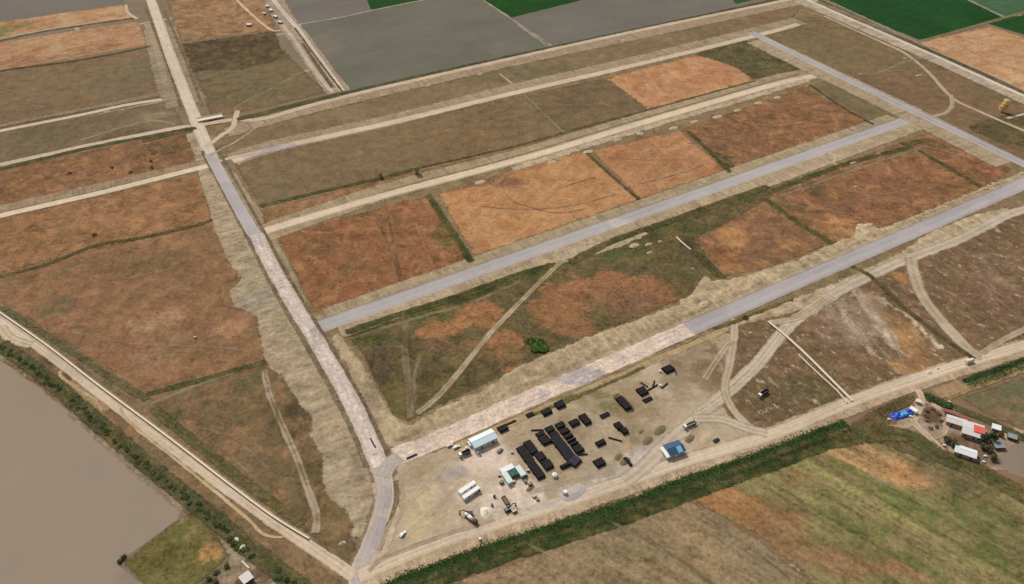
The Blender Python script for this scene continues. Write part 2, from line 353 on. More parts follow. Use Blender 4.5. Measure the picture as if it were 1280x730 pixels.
def resample(pts, step):
    """Catmull-Rom through the points, about every step metres."""
    n = len(pts)
    if n == 2:
        k = max(2, int((pts[1] - pts[0]).length / step)); return [pts[0].lerp(pts[1], i / k) for i in range(k + 1)]
    out = []
    for i in range(n - 1):
        p0 = pts[max(i - 1, 0)]; p1 = pts[i]; p2 = pts[i + 1]; p3 = pts[min(i + 2, n - 1)]
        k = max(1, int((p2 - p1).length / step))
        for j in range(k):
            t = j / k
            out.append(0.5 * ((2 * p1) + (p2 - p0) * t + (2 * p0 - 5 * p1 + 4 * p2 - p3) * t * t + (3 * p1 - p0 - 3 * p2 + p3) * t ** 3))
    out.append(pts[-1].copy())
    return out
def strip(name, px, width, mat, base, blobs=(), prof=None, rag=0.35, off=0.0, z=None, step=2.5, seed=1, fade=0.9, freq=0.18, faint=False):
    """A road, track or verge laid along a surveyed centre line; its edges feather into the soil over about fade metres."""
    nm = mat.name
    key = next((k for k, v in M.items() if v == mat), None)
    if faint and key + '_faint' in M: mat = M[key + '_faint']
    elif key and key + '_edge' in M: mat = M[key + '_edge']
    c = resample(GA(px), step); n = len(c)
    if z is None: z = ZS[0]; ZS[0] += 0.0006
    cols_def = prof or [(-1, None), (-0.5, None), (0, None), (0.5, None), (1, None)]
    w = width / 2; fz = min(fade, w * 0.8)
    items = [(-1 - fz / w, cols_def[0][1], 0.0)] + [(f, cc, 1.0) for f, cc in cols_def] + [(1 + fz / w, cols_def[-1][1], 0.0)]
    co = []; colr = []; uvs = []; al = []; s = 0.0
    for i in range(n):
        d = (c[min(i + 1, n - 1)] - c[max(i - 1, 0)]); d = d.normalized() if d.length > 1e-6 else Vector((1, 0))
        nr = Vector((-d.y, d.x))
        if i: s += (c[i] - c[i - 1]).length
        for k, (f, cc, a) in enumerate(items):
            p = c[i] + nr * (off + f * w)
            if abs(f) >= 0.999 and rag:
                q = np.array([[p.x, p.y]])
                e = float(fbm(q[:, 0] * freq, q[:, 1] * freq, seed + (3 if f < 0 else 0), 4)[0] - 0.5) * 2 * rag
                p = p + nr * e * (1 if f > 0 else -1)
            co.append((p.x, p.y, z)); colr.append(cc); uvs.append((s, off + f * w)); al.append(a if 0 < i < n - 1 else 0.0)
    m = len(items); co = np.array(co); faces = []
    STRIPV.extend((p[0], p[1]) for p in co)
    for i in range(n - 1):
        for k in range(m - 1):
            a = i * m + k; faces.append((a, a + 1, a + m + 1, a + m))
    cols, colb, wb = shade_blobs(co[:, :2], base, blobs, seed)
    for i, cc in enumerate(colr):
        if cc is not None: cols[i] = earth(cc)
    if key == 'spoil': cols = cols * SPOIL_TONE; colb = colb * SPOIL_TONE
    F = []
    for f in faces:
        A, B_, C = co[f[0]], co[f[1]], co[f[2]]
        F.append(f if (B_[0] - A[0]) * (C[1] - A[1]) - (B_[1] - A[1]) * (C[0] - A[0]) > 0 else f[::-1])
    return mesh_obj(name, co, F, mat, cols, np.array(uvs), 'structure', al=al, colb=colb, wb=wb)

# ------------------------------------------------------------------ the plain beyond the surveyed land
def base_ground():
    m, nt, p = new_mat('plain')
    pos = nd(nt, 'ShaderNodeNewGeometry').outputs['Position']
    mp = nd(nt, 'ShaderNodeMapping'); mp.inputs['Rotation'].default_value = (0, 0, -GRID); nt.links.new(pos, mp.inputs[0])
    br = nd(nt, 'ShaderNodeTexBrick'); nt.links.new(mp.outputs[0], br.inputs['Vector'])
    br.inputs['Scale'].default_value = 1.0; br.inputs['Brick Width'].default_value = 210; br.inputs['Row Height'].default_value = 130
    br.inputs['Mortar Size'].default_value = 3.0; br.inputs['Color1'].default_value = lin4((124, 96, 70)); br.inputs['Color2'].default_value = lin4((116, 104, 82)); br.inputs['Mortar'].default_value = lin4((160, 144, 118))
    n1 = noise_tex(nt, pos, 0.05, 6, 0.7)
    b = math_node(nt, 'MULTIPLY_ADD', math_node(nt, 'SUBTRACT', n1, 0.5), 1.0, 1.0)
    s = nd(nt, 'ShaderNodeVectorMath', operation='SCALE'); nt.links.new(br.outputs[0], s.inputs[0]); nt.links.new(b, s.inputs[3])
    nt.links.new(s.outputs[0], p.inputs['Base Color']); p.inputs['Roughness'].default_value = 1
    S = 9000
    return mesh_obj('ground', [(-S, -S, 0), (S, -S, 0), (S, S, 0), (-S, S, 0)], [(0, 1, 2, 3)], m, kind='structure')
base_ground()
exec_order = 'land'

# ------------------------------------------------------------------ fields
patch('waste_ground', [(-60, 330), (200, 170), (290, 150), (430, 125), (1000, 0), (1040, 10), (1340, 140), (1340, 430), (1160, 480), (960, 550), (460, 735), (440, 720), (0, 400)], M['soil'], (132, 110, 82), step=9, feather=0)
# --- top left block
patch('paddy_field', [(-80, 42), (-80, -40), (160, -40), (154, 5), (0, 27)], M['paddy'], (114, 107, 98))
patch('stubble_field', [(-80, 60), (-80, 40), (0, 27), (155, 5), (168, 24), (0, 48)], M['stubble'], (182, 142, 108), [(8, 36, 34, 10, (118, 112, 62), 0.9), (60, 34, 20, 8, (168, 132, 96), .6)])
patch('stubble_field', [(-80, 70), (0, 52), (172, 26), (188, 56), (0, 90), (-80, 108)], M['stubble'], (172, 130, 96), [(40, 72, 40, 10, (146, 104, 76), .7), (120, 60, 30, 6, (140, 102, 74), .7), (70, 62, 14, 8, (186, 146, 108), .7)])
patch('pasture_field', [(-80, 108), (0, 91), (190, 60), (212, 114), (0, 156), (-80, 172)], M['olive'], (122, 98, 74), [(150, 95, 60, 24, (112, 101, 78), .8), (40, 130, 40, 20, (126, 98, 76), .6)])
patch('pasture_field', [(-80, 190), (0, 166), (215, 124), (232, 158), (0, 206), (-80, 222)], M['olive'], (114, 98, 76), [(160, 168, 34, 7, (92, 76, 56), .8), (190, 145, 40, 5, (140, 124, 100), .7), (60, 160, 80, 10, (108, 98, 72), .6)])
patch('dry_field', [(-80, 230), (0, 212), (240, 160), (258, 204), (0, 266), (-80, 288)], M['red'], (134, 90, 64), [(215, 180, 40, 18, (104, 80, 60), .8), (60, 235, 60, 14, (146, 98, 70), .6)])
patch('dry_field', [(-80, 292), (0, 272), (252, 216), (270, 274), (0, 342), (-80, 362)], M['red'], (148, 100, 66), [(120, 265, 60, 20, (156, 106, 70), .6), (60, 300, 50, 14, (142, 98, 64), .6), (230, 250, 30, 14, (142, 94, 60), .6)])
patch('dry_field', [(-80, 360), (0, 340), (268, 274), (310, 348), (330, 400), (334, 452), (180, 494), (60, 415), (0, 380), (-80, 330)], M['soil'], (140, 95, 66),
      [(200, 398, 40, 14, (166, 120, 86), .8), (285, 410, 26, 20, (172, 120, 82), .8), (190, 470, 40, 18, (156, 104, 70), .8), (205, 440, 40, 22, (150, 108, 82), .7),
       (70, 362, 70, 14, (150, 100, 70), .6), (180, 335, 50, 14, (110, 84, 56), .7), (60, 390, 40, 14, (112, 94, 66), .7), (250, 340, 40, 20, (124, 88, 60), .5)], step=3.5)
patch('scrub_field', [(182, 494), (336, 450), (392, 520), (446, 650), (448, 690), (425, 700), (300, 605), (205, 528)], M['soil'], (112, 88, 62),
      [(225, 512, 18, 10, (128, 92, 64), .8), (310, 480, 24, 16, (92, 86, 58), .7), (365, 530, 30, 40, (84, 72, 52), .9), (395, 610, 26, 40, (92, 80, 50), .8), (330, 570, 40, 30, (120, 92, 62), .6),
       (420, 655, 18, 24, (126, 98, 66), .8), (340, 610, 40, 14, (110, 94, 66), .6), (215, 525, 10, 10, (70, 76, 44), .8)], step=3.5)
# --- between the first dirt road and the pond
patch('road_bank', [(-80, 372), (-80, 330), (0, 384), (60, 418), (186, 494), (230, 532), (300, 600), (400, 672), (440, 700), (450, 740), (360, 760), (170, 585), (60, 492), (-80, 405)], M['soil'], (120, 96, 70),
      [('l', (20, 390), (180, 500), 7, (116, 108, 86), .9), ('l', (200, 522), (330, 620), 7, (96, 92, 66), .8), ('l', (60, 445), (150, 515), 6, (104, 76, 56), .9), ('l', (170, 520), (420, 712), 5, (150, 116, 84), .8), ('l', (90, 480), (130, 510), 4, (170, 140, 104), .8)], step=3.0)
patch('muddy_pond', [(-80, 402), (0, 450), (46, 482), (110, 535), (165, 585), (228, 636), (222, 650), (150, 702), (150, 708), (196, 745), (200, 800), (-160, 800)], M['mud'], (147, 131, 114), [(60, 560, 90, 60, (149, 131, 112), .5), (170, 720, 30, 14, (138, 122, 108), .7)], rag=0.8)
patch('pond_bank', [(-80, 402), (-80, 394), (0, 438), (60, 486), (120, 534), (190, 588), (240, 632), (228, 646), (222, 640), (160, 588), (100, 536), (46, 486), (0, 452)], M['spoil'], (150, 134, 110), [('l', (60, 492), (200, 604), 2.5, (120, 108, 84), .8)], rag=1.0)
patch('grass_field', [(150, 704), (226, 646), (240, 640), (262, 655), (290, 690), (278, 706), (250, 730), (240, 780), (200, 780), (196, 745)], M['scrub'], (104, 94, 44),
      [(262, 694, 20, 16, (176, 124, 66), .95), (240, 665, 14, 10, (126, 108, 64), .7), (190, 700, 24, 16, (92, 86, 36), .7), (228, 650, 8, 6, (140, 112, 72), .8)], step=3)
patch('stony_bank', [(232, 640), (262, 632), (330, 690), (372, 720), (420, 770), (300, 790), (240, 780), (256, 726), (284, 700), (268, 668)], M['crust'], (146, 128, 106), [(320, 720, 34, 14, (92, 70, 58), .9), (300, 690, 20, 20, (150, 134, 116), .6), (285, 712, 14, 10, (124, 114, 90), .7), (262, 725, 14, 12, (60, 60, 38), .8)], step=3)
# --- between the first street and the second road, far side
patch('dry_field', [(196, -40), (330, -40), (345, 38), (222, 54)], M['red'], (152, 114, 84), [(300, 10, 30, 10, (166, 120, 88), .6), (250, 30, 24, 10, (146, 106, 78), .5)], step=7)
patch('burnt_field', [(224, 54), (346, 38), (352, 60), (366, 72), (300, 88), (240, 92)], M['scrub'], (88, 72, 54), [(300, 60, 40, 14, (80, 64, 48), .6)], step=6, rag=3)
patch('pasture_field', [(240, 88), (300, 86), (362, 70), (412, 116), (300, 142), (262, 146)], M['olive'], (112, 98, 72), [(350, 85, 24, 8, (120, 96, 66), .6), (300, 136, 40, 4, (130, 92, 66), .8)], step=6)
patch('paddy_field', [(330, -40), (458, -40), (466, 12), (376, 31)], M['paddy'], (113, 106, 99), step=9)
patch('crop_field', [(444, -40), (560, -40), (524, 2), (464, 14)], M['crop'], (36, 72, 34), step=9)
patch('paddy_field', [(376, 32), (524, 2), (592, -4), (600, -2), (690, 62), (436, 114)], M['paddy'], (105, 103, 90), [(400, 60, 30, 24, (118, 108, 94), .7), (560, 40, 70, 20, (107, 106, 92), .5), (640, 60, 40, 10, (114, 108, 94), .6)], step=9)
patch('crop_field', [(560, -40), (790, -40), (760, -6), (640, 22), (596, -4)], M['crop'], (34, 70, 30), step=9)
patch('paddy_field', [(640, 22), (760, -8), (880, -40), (920, 4), (960, 0), (690, 62)], M['paddy'], (111, 105, 96), [(700, 40, 40, 14, (118, 110, 98), .5)], step=9)
patch('crop_field', [(880, -40), (1010, -40), (1000, -14), (920, 5)], M['crop'], (44, 80, 38), step=9)
# --- top right
patch('crop_field', [(1020, -40), (1120, -40), (1256, 22), (1150, 50), (1036, 6)], M['crop'], (34, 70, 34), [(1200, 30, 40, 10, (40, 78, 38), .6)], step=8)
patch('crop_field', [(1120, -40), (1340, -40), (1340, 6), (1256, 22)], M['crop'], (68, 94, 68), step=9)
patch('crop_field', [(1236, 30), (1262, 22), (1340, 6), (1340, 62)], M['crop'], (38, 74, 36), step=9)
patch('stubble_field', [(1146, 52), (1236, 32), (1340, 66), (1340, 156), (1240, 100)], M['stubble'], (188, 142, 106), [(1190, 60, 30, 8, (180, 136, 102), .6)], step=6, rot=-0.15)
patch('verge_field', [(1024, 0), (1036, 0), (1152, 52), (1142, 56), (1040, 14)], M['olive'], (132, 118, 94), step=6)

# --- between the outer road and the cross street (right)
patch('pasture_field', [(955, 44), (1000, 20), (1050, 22), (1168, 78), (1180, 84), (1058, 92), (1030, 88)], M['olive'], (118, 98, 70), [(1050, 40, 30, 12, (134, 106, 74), .6), (1080, 84, 40, 6, (134, 104, 78), .6), (1010, 40, 24, 10, (112, 96, 62), .6)], step=5)
patch('pasture_field', [(1058, 92), (1180, 84), (1200, 90), (1340, 150), (1340, 230), (1200, 165), (1120, 125)], M['olive'], (122, 94, 70), [(1240, 115, 40, 14, (110, 94, 66), .7), (1110, 110, 40, 10, (120, 92, 68), .5), (1195, 148, 24, 6, (112, 98, 68), .6)], step=5)
patch('scrub_field', [(1206, 160), (1235, 148), (1262, 142), (1300, 138), (1340, 160), (1340, 226), (1290, 196)], M['scrub'], (92, 82, 56), [(1222, 158, 24, 6, (76, 64, 42), .8), (1270, 186, 20, 8, (120, 96, 68), .7)], step=4)

# --- streets' blocks, from the far one to the near one
patch('pasture_field', [(262, 196), (282, 168), (420, 134), (640, 82), (800, 46), (960, 12), (1004, 8), (990, 26), (640, 114), (345, 182), (290, 200)], M['olive'], (128, 106, 80),
      [(640, 98, 80, 14, (112, 102, 76), .7), (700, 86, 40, 8, (106, 98, 70), .6), (880, 40, 60, 8, (112, 98, 72), .7), (955, 22, 40, 8, (130, 94, 70), .8), (480, 140, 60, 8, (134, 110, 82), .6), (380, 158, 60, 8, (130, 106, 80), .5)], step=5)
patch('pasture_field', [(290, 204), (345, 186), (490, 155), (655, 118), (705, 166), (640, 184), (325, 260)], M['olive'], (122, 99, 72), [(560, 160, 60, 20, (128, 100, 70), .6), (600, 165, 50, 14, (134, 98, 68), .6), (340, 235, 40, 20, (114, 98, 74), .6), (520, 195, 40, 12, (120, 92, 64), .5)], step=5)
patch('pasture_field', [(655, 118), (757, 97), (812, 137), (705, 166)], M['olive'], (112, 92, 68), [(700, 140, 40, 14, (108, 90, 68), .5), (670, 130, 14, 10, (118, 98, 66), .5)], step=5)
patch('stubble_field', [(757, 98), (800, 86), (866, 70), (886, 70), (920, 84), (944, 100), (880, 119), (810, 137)], M['stubble'], (188, 128, 88), [(905, 85, 26, 12, (178, 122, 90), .6), (800, 110, 10, 14, (172, 110, 72), .6), (826, 104, 8, 14, (170, 110, 72), .6), (770, 102, 10, 14, (190, 144, 88), .7)], step=4, rag=0.8, rot=1.2)
patch('scrub_field', [(866, 68), (930, 48), (1010, 92), (944, 102), (920, 84)], M['scrub'], (88, 82, 58), [(960, 84, 20, 10, (98, 92, 62), .7)], step=4)
patch('dry_field', [(325, 262), (480, 224), (640, 186), (705, 168), (800, 142), (945, 102), (1010, 94), (800, 152), (640, 200), (480, 242), (335, 288)], M['red'], (146, 100, 72), [(880, 122, 60, 6, (120, 110, 80), .8), (760, 150, 60, 5, (122, 104, 74), .7), (380, 262, 40, 6, (134, 98, 66), .5)], step=4)
patch('dry_field', [(346, 296), (480, 258), (538, 243), (592, 328), (500, 356), (392, 392)], M['red'], (142, 86, 54), [(400, 310, 34, 16, (118, 82, 52), .7), (440, 330, 24, 14, (122, 84, 52), .6), (560, 300, 20, 34, (92, 88, 50), .75), (470, 350, 50, 14, (146, 84, 50), .6), (360, 296, 14, 12, (130, 80, 50), .5), (455, 268, 12, 4, (90, 86, 50), .8), (520, 270, 30, 20, (148, 92, 58), .5)], step=3.5)
patch('stubble_field', [(546, 242), (600, 226), (640, 212), (730, 188), (800, 250), (700, 284), (592, 322)], M['stubble'], (182, 124, 78), [(625, 226, 40, 10, (128, 84, 58), 1.0), ('l', (560, 240), (700, 200), 3, (132, 92, 62), .8), (690, 215, 24, 10, (190, 128, 80), .6), (650, 250, 60, 20, (178, 116, 74), .5), (600, 295, 20, 18, (172, 120, 74), .5), (700, 225, 40, 5, (158, 102, 66), .5)], step=3.5, rot=0.5)
patch('stubble_field', [(738, 188), (850, 162), (908, 213), (800, 249)], M['stubble'], (176, 118, 78), [(830, 185, 40, 12, (182, 124, 84), .6), (770, 200, 24, 8, (160, 108, 72), .5)], step=3.5, rot=0.4)
patch('dry_field', [(850, 162), (1005, 108), (1092, 155), (912, 216)], M['red'], (136, 90, 64), [(900, 190, 24, 14, (98, 80, 54), .7), (1000, 150, 50, 14, (142, 92, 64), .5), (920, 150, 40, 14, (126, 86, 62), .5), (905, 205, 16, 10, (76, 70, 44), .8)], step=4)
patch('pasture_field', [(1014, 106), (1034, 100), (1122, 148), (1094, 156)], M['olive'], (110, 98, 70), step=4)
# block above the main asphalt street
patch('scrub_field', [(428, 416), (560, 372), (690, 328), (720, 318), (800, 286), (960, 232), (1000, 222), (962, 250), (870, 300), (905, 346), (860, 372), (700, 440), (540, 512), (512, 528), (492, 520), (452, 446)], M['scrub'], (94, 82, 56),
      [('l', (436, 420), (690, 336), 4.5, (64, 68, 36), 1.0), ('l', (712, 330), (960, 238), 4.5, (78, 76, 46), .9), (468, 465, 34, 46, (88, 74, 58), 1.0), (500, 500, 14, 30, (98, 88, 52), .8), (470, 425, 34, 8, (72, 78, 34), .9), (560, 398, 60, 12, (86, 88, 40), .8), (545, 412, 44, 14, (164, 104, 60), 1.0), (602, 394, 34, 18, (160, 100, 58), 1.0), (560, 434, 50, 10, (122, 86, 62), .8), (632, 432, 30, 22, (160, 98, 56), 1.0), (640, 462, 20, 8, (164, 98, 54), .7),
       (600, 450, 50, 20, (102, 80, 54), .6), (560, 475, 40, 18, (82, 74, 44), .9), (760, 360, 90, 24, (148, 92, 60), .9), (700, 390, 50, 24, (152, 96, 58), .9), (790, 385, 50, 20, (124, 84, 62), .8), (720, 410, 40, 14, (142, 92, 62), .7), (640, 440, 14, 20, (110, 86, 50), .5),
       (680, 345, 40, 8, (92, 92, 50), .8), (760, 312, 60, 14, (84, 78, 46), .9), (790, 320, 60, 10, (88, 90, 54), .8), (860, 290, 60, 16, (86, 82, 48), .8), (850, 330, 30, 20, (92, 84, 54), .7), (880, 360, 20, 10, (132, 92, 66), .7)], step=3.2, rag=1.5)
patch('dry_field', [(868, 300), (955, 250), (965, 252), (1040, 306), (960, 336), (905, 346)], M['red'], (130, 88, 64), [(912, 298, 26, 22, (176, 118, 66), .9), (900, 318, 20, 16, (168, 98, 52), .7), (950, 280, 24, 14, (136, 92, 72), .6), (990, 305, 22, 12, (174, 118, 68), .8), (895, 275, 20, 8, (98, 88, 52), .8), (960, 325, 30, 10, (120, 84, 62), .5)], step=3.2)
patch('dry_field', [(962, 250), (1060, 216), (1142, 188), (1236, 236), (1140, 272), (1042, 306)], M['red'], (138, 88, 64), [(1050, 285, 36, 16, (172, 116, 68), .8), (1020, 238, 50, 8, (98, 82, 54), .7), (1190, 225, 34, 14, (154, 96, 62), .6), (1100, 230, 60, 14, (132, 84, 62), .5), (990, 256, 24, 8, (92, 80, 54), .7)], step=3.5)
patch('dry_field', [(960, 234), (1040, 208), (1130, 176), (1142, 186), (1060, 214), (965, 248)], M['red'], (136, 94, 70), [(1000, 226, 40, 6, (108, 84, 60), .6)], step=3.5)
patch('dry_field', [(1142, 186), (1136, 172), (1170, 164), (1224, 178), (1266, 212), (1236, 237)], M['red'], (134, 84, 62), [(1165, 180, 20, 8, (92, 74, 52), .8), (1230, 205, 24, 12, (140, 80, 62), .6), (1180, 170, 24, 5, (82, 78, 48), .8)], step=3.5)
# block below the main asphalt street
patch('crusted_field', [(860, 438), (920, 400), (1000, 372), (1100, 330), (1200, 290), (1340, 236), (1340, 415), (1226, 446), (1066, 502), (960, 540), (890, 556), (820, 560), (830, 480)], M['crust'], (116, 88, 64),
      [(1060, 400, 46, 40, (146, 124, 106), .75), (1132, 425, 26, 36, (164, 114, 66), .85), ('l', (1070, 362), (1118, 432), 5, (196, 178, 156), .9), ('l', (1130, 390), (1176, 434), 2.2, (200, 182, 156), .95), ('l', (1098, 372), (1130, 392), 2, (196, 176, 150), .8), ('l', (1048, 380), (1090, 440), 4, (176, 154, 134), .85), (1250, 352, 24, 12, (158, 136, 114), .6), (1155, 455, 30, 16, (158, 106, 60), .8), (1130, 462, 20, 8, (178, 122, 64), .8), (1090, 375, 20, 14, (150, 126, 104), .7), (960, 500, 44, 40, (104, 84, 58), .8), (1010, 490, 30, 24, (92, 84, 54), .8), (1040, 470, 26, 26, (104, 86, 58), .7),
       (1130, 348, 14, 10, (172, 112, 62), .8), (1100, 335, 24, 8, (150, 104, 68), .7), (930, 430, 40, 16, (114, 84, 60), .8), (870, 450, 40, 16, (122, 98, 74), .7), (1230, 360, 60, 30, (118, 86, 66), .7), (1250, 330, 30, 14, (132, 108, 90), .5), (1200, 420, 30, 14, (126, 92, 62), .6), (1020, 400, 20, 20, (120, 88, 68), .6), (890, 540, 40, 12, (142, 118, 82), .7)], step=3.2, rot=1.57)
# --- south of the near road
patch('mown_field', [(520, 745), (640, 700), (760, 655), (860, 618), (900, 640), (960, 680), (1030, 740), (1040, 800), (480, 800)], M['rows'], (135, 114, 86), [(700, 700, 60, 24, (150, 124, 94), .5), (820, 660, 50, 18, (138, 118, 90), .6), (900, 690, 60, 20, (134, 116, 90), .6), (600, 720, 50, 14, (152, 120, 88), .6), (760, 690, 60, 10, (126, 110, 82), .6)], rot=heading2((640, 660), (760, 730)) - GRID, step=4)
patch('weedy_field', [(852, 622), (960, 576), (1060, 540), (1100, 540), (1150, 545), (1340, 640), (1340, 800), (1040, 800), (1020, 736), (950, 672)], M['rows'], (130, 113, 68),
      [(900, 625, 54, 24, (158, 104, 58), 1.0), (965, 655, 64, 34, (150, 100, 58), .95), (1000, 600, 30, 14, (140, 104, 62), .6), (1000, 680, 50, 26, (130, 96, 62), .8), (940, 680, 30, 16, (146, 104, 70), .7), (1090, 575, 60, 22, (184, 134, 80), .95), (1140, 592, 40, 14, (190, 128, 76), .9), (1020, 575, 34, 10, (120, 104, 60), .8), (1060, 640, 66, 30, (140, 126, 72), .7), (1140, 640, 60, 20, (112, 114, 52), .7), (1090, 660, 50, 12, (96, 100, 46), .6),
       (1230, 645, 44, 40, (84, 94, 40), .95), (1210, 690, 50, 20, (108, 104, 52), .7), (1190, 600, 50, 20, (104, 92, 62), .9), (1250, 600, 40, 20, (96, 88, 56), .8), (1120, 710, 60, 14, (150, 106, 66), .8), (1040, 700, 40, 14, (148, 104, 66), .8), (1080, 690, 40, 10, (104, 96, 60), .7), (980, 630, 30, 12, (104, 92, 58), .7), (1060, 720, 30, 10, (138, 100, 62), .6), ('l', (1010, 580), (1230, 715), 4, (152, 136, 80), .6), ('l', (1030, 640), (1190, 730), 5, (98, 102, 46), .7), ('l', (1040, 575), (1260, 690), 4, (96, 104, 46), .6), (1272, 700, 14, 30, (118, 104, 70), .7)], rot=heading2((1060, 590), (1240, 690)) - GRID, step=3.2)
patch('paddy_field', [(1196, 496), (1240, 482), (1340, 448), (1340, 566), (1280, 540), (1230, 518)], M['olive'], (104, 100, 74), [(1250, 520, 30, 14, (112, 98, 70), .6), (1270, 530, 20, 8, (124, 96, 70), .7), (1240, 500, 30, 10, (98, 100, 72), .5)], step=4)
patch('farm_yard', [(1150, 512), (1160, 500), (1196, 514), (1262, 550), (1300, 570), (1290, 590), (1215, 590), (1195, 575), (1176, 552), (1120, 535), (1118, 524)], M['yard'], (152, 128, 108), [(1166, 522, 14, 12, (104, 78, 60), .9), (1200, 548, 24, 10, (118, 86, 62), .85), (1230, 570, 22, 10, (112, 92, 76), .7), (1110, 530, 14, 8, (170, 138, 88), .7), (1225, 583, 30, 5, (158, 122, 96), .8)], step=2.5)
patch('mud_pond', [(1248, 572), (1264, 556), (1300, 552), (1330, 580), (1320, 612), (1262, 592)], M['mud'], (132, 118, 104), rag=0.8)
patch('scrub_bank', [(1050, 540), (1090, 512), (1140, 492), (1150, 500), (1112, 520), (1112, 532), (1150, 545), (1178, 560), (1186, 580), (1160, 580), (1100, 556)], M['scrub'], (96, 84, 58), [(1165, 560, 8, 5, (172, 104, 58), .9), (1110, 512, 26, 6, (84, 70, 50), .7)], step=3)

# ------------------------------------------------------------------ construction yard
patch('construction_yard', [(496, 575), (560, 552), (640, 512), (740, 470), (830, 436), (900, 410), (920, 420), (915, 470), (900, 500), (925, 535), (960, 546), (880, 572), (760, 612), (640, 660), (520, 700), (450, 740), (470, 660), (486, 610)], M['yard'], (172, 153, 127),
      [(875, 455, 56, 40, (126, 101, 76), 1.0), (700, 545, 66, 44, (152, 133, 106), .85), (790, 500, 56, 30, (148, 126, 96), .95), (770, 462, 50, 12, (140, 118, 88), .9), (730, 500, 40, 12, (144, 122, 90), .8), ('l', (700, 632), (850, 540), 7, (186, 174, 162), .8), (590, 600, 56, 56, (200, 181, 160), .85), (602, 572, 40, 20, (218, 200, 184), .95), (636, 622, 40, 26, (214, 196, 178), .95), (600, 580, 30, 24, (206, 186, 168), .9), (572, 592, 26, 14, (156, 145, 142), .95), (556, 628, 22, 12, (162, 148, 132), .8), (632, 622, 30, 20, (204, 184, 166), .85), (575, 590, 18, 12, (158, 146, 142), .8), (560, 640, 30, 16, (184, 162, 128), .8), (530, 640, 26, 44, (190, 168, 134), .85), (525, 585, 24, 14, (160, 136, 104), .8), (715, 618, 24, 10, (184, 174, 168), .9), (780, 600, 40, 12, (180, 168, 156), .8),
       (830, 560, 30, 14, (178, 166, 158), .8), (640, 530, 20, 10, (176, 140, 104), .6), (700, 490, 60, 14, (140, 116, 84), .7), (760, 462, 40, 10, (134, 112, 80), .7), (790, 490, 40, 20, (148, 126, 96), .7), (850, 480, 40, 30, (150, 130, 104), .7), (880, 450, 40, 20, (122, 96, 70), .8), (900, 420, 20, 14, (146, 124, 94), .6), (760, 500, 24, 12, (122, 112, 72), .7), (740, 580, 40, 14, (146, 126, 98), .6), (800, 545, 30, 14, (142, 124, 94), .6), (660, 560, 30, 30, (158, 138, 112), .5), (700, 600, 40, 8, (160, 142, 118), .6), (560, 660, 60, 10, (178, 154, 124), .6)], step=2.5)

# ------------------------------------------------------------------ spoil: bulldozed earth beside the streets
patch('spoil_bank', [(230, 168), (246, 164), (266, 212), (282, 235), (302, 275), (320, 305), (342, 350), (367, 390), (388, 430), (418, 480), (444, 540), (464, 590), (472, 620), (464, 645), (452, 676), (436, 676), (440, 660), (430, 640), (408, 626), (402, 600), (400, 570), (386, 546), (388, 522), (374, 508), (352, 472), (334, 460), (327, 444), (324, 420), (317, 394), (290, 384), (285, 364), (300, 350), (286, 330), (267, 290), (260, 262), (248, 224), (240, 190)],
      M['spoil'], (166, 150, 122), [(322, 376, 30, 14, (160, 150, 128), .9), (400, 540, 20, 40, (160, 144, 116), .7), (430, 600, 24, 30, (168, 154, 126), .7), (450, 590, 14, 40, (142, 126, 100), .6), (280, 300, 14, 40, (172, 156, 128), .6), (352, 415, 14, 24, (158, 144, 112), .5)], rot=1.57, rag=1.3, freq=0.12, relief=1.3, step=2.2)
patch('spoil_bank', [(410, 420), (426, 416), (450, 446), (470, 478), (492, 518), (510, 532), (545, 510), (600, 488), (640, 460), (692, 438), (722, 424), (760, 410), (800, 397), (842, 381), (862, 368), (872, 356), (880, 342), (892, 350), (930, 345), (962, 334), (1000, 322), (1064, 294), (1070, 280), (1086, 278), (1098, 286), (1150, 266), (1232, 232), (1256, 222), (1300, 206), (1300, 216), (1200, 262), (1060, 322), (960, 364), (870, 402), (800, 433), (720, 466), (640, 504), (560, 540), (494, 564), (478, 556), (452, 500), (430, 455)],
      M['spoil'], (176, 158, 126), [(470, 500, 20, 50, (152, 136, 108), .8), (540, 530, 40, 20, (160, 142, 110), .6), (700, 460, 80, 20, (170, 150, 116), .5), (860, 385, 30, 14, (186, 168, 132), .7), (882, 380, 12, 5, (144, 120, 90), .8), (1080, 285, 14, 8, (198, 176, 140), .8), (960, 345, 40, 10, (184, 166, 132), .6)], rag=2.0, freq=0.14, relief=1.3, step=2.2)
patch('spoil_bank', [(985, 376), (1060, 345), (1130, 312), (1160, 290), (1215, 268), (1262, 258), (1262, 268), (1240, 274), (1190, 300), (1140, 322), (1075, 348), (1060, 362), (1010, 384), (990, 392), (930, 406), (900, 414), (900, 408)], M['spoil'], (182, 164, 132), [(1210, 282, 40, 10, (194, 176, 138), .8), (1040, 362, 30, 6, (200, 184, 160), .7), (1130, 310, 20, 8, (150, 126, 96), .6)], rag=1.8, freq=0.14, relief=1.1, step=2.2)
patch('spoil_bank', [(318, 296), (332, 290), (346, 296), (372, 345), (392, 392), (400, 405), (386, 402), (352, 350)], M['spoil'], (156, 140, 110), rag=1.0, relief=0.5, step=2.5)
patch('spoil_bank', [(265, 205), (282, 208), (296, 216), (330, 268), (334, 286), (318, 286), (290, 240)], M['spoil'], (152, 136, 108), rag=1.2, relief=0.5, step=2.5)
patch('spoil_bank', [(386, 398), (398, 392), (430, 380), (500, 358), (505, 364), (440, 392), (404, 408)], M['spoil'], (158, 142, 112), rag=1.0, relief=0.5, step=2.5)

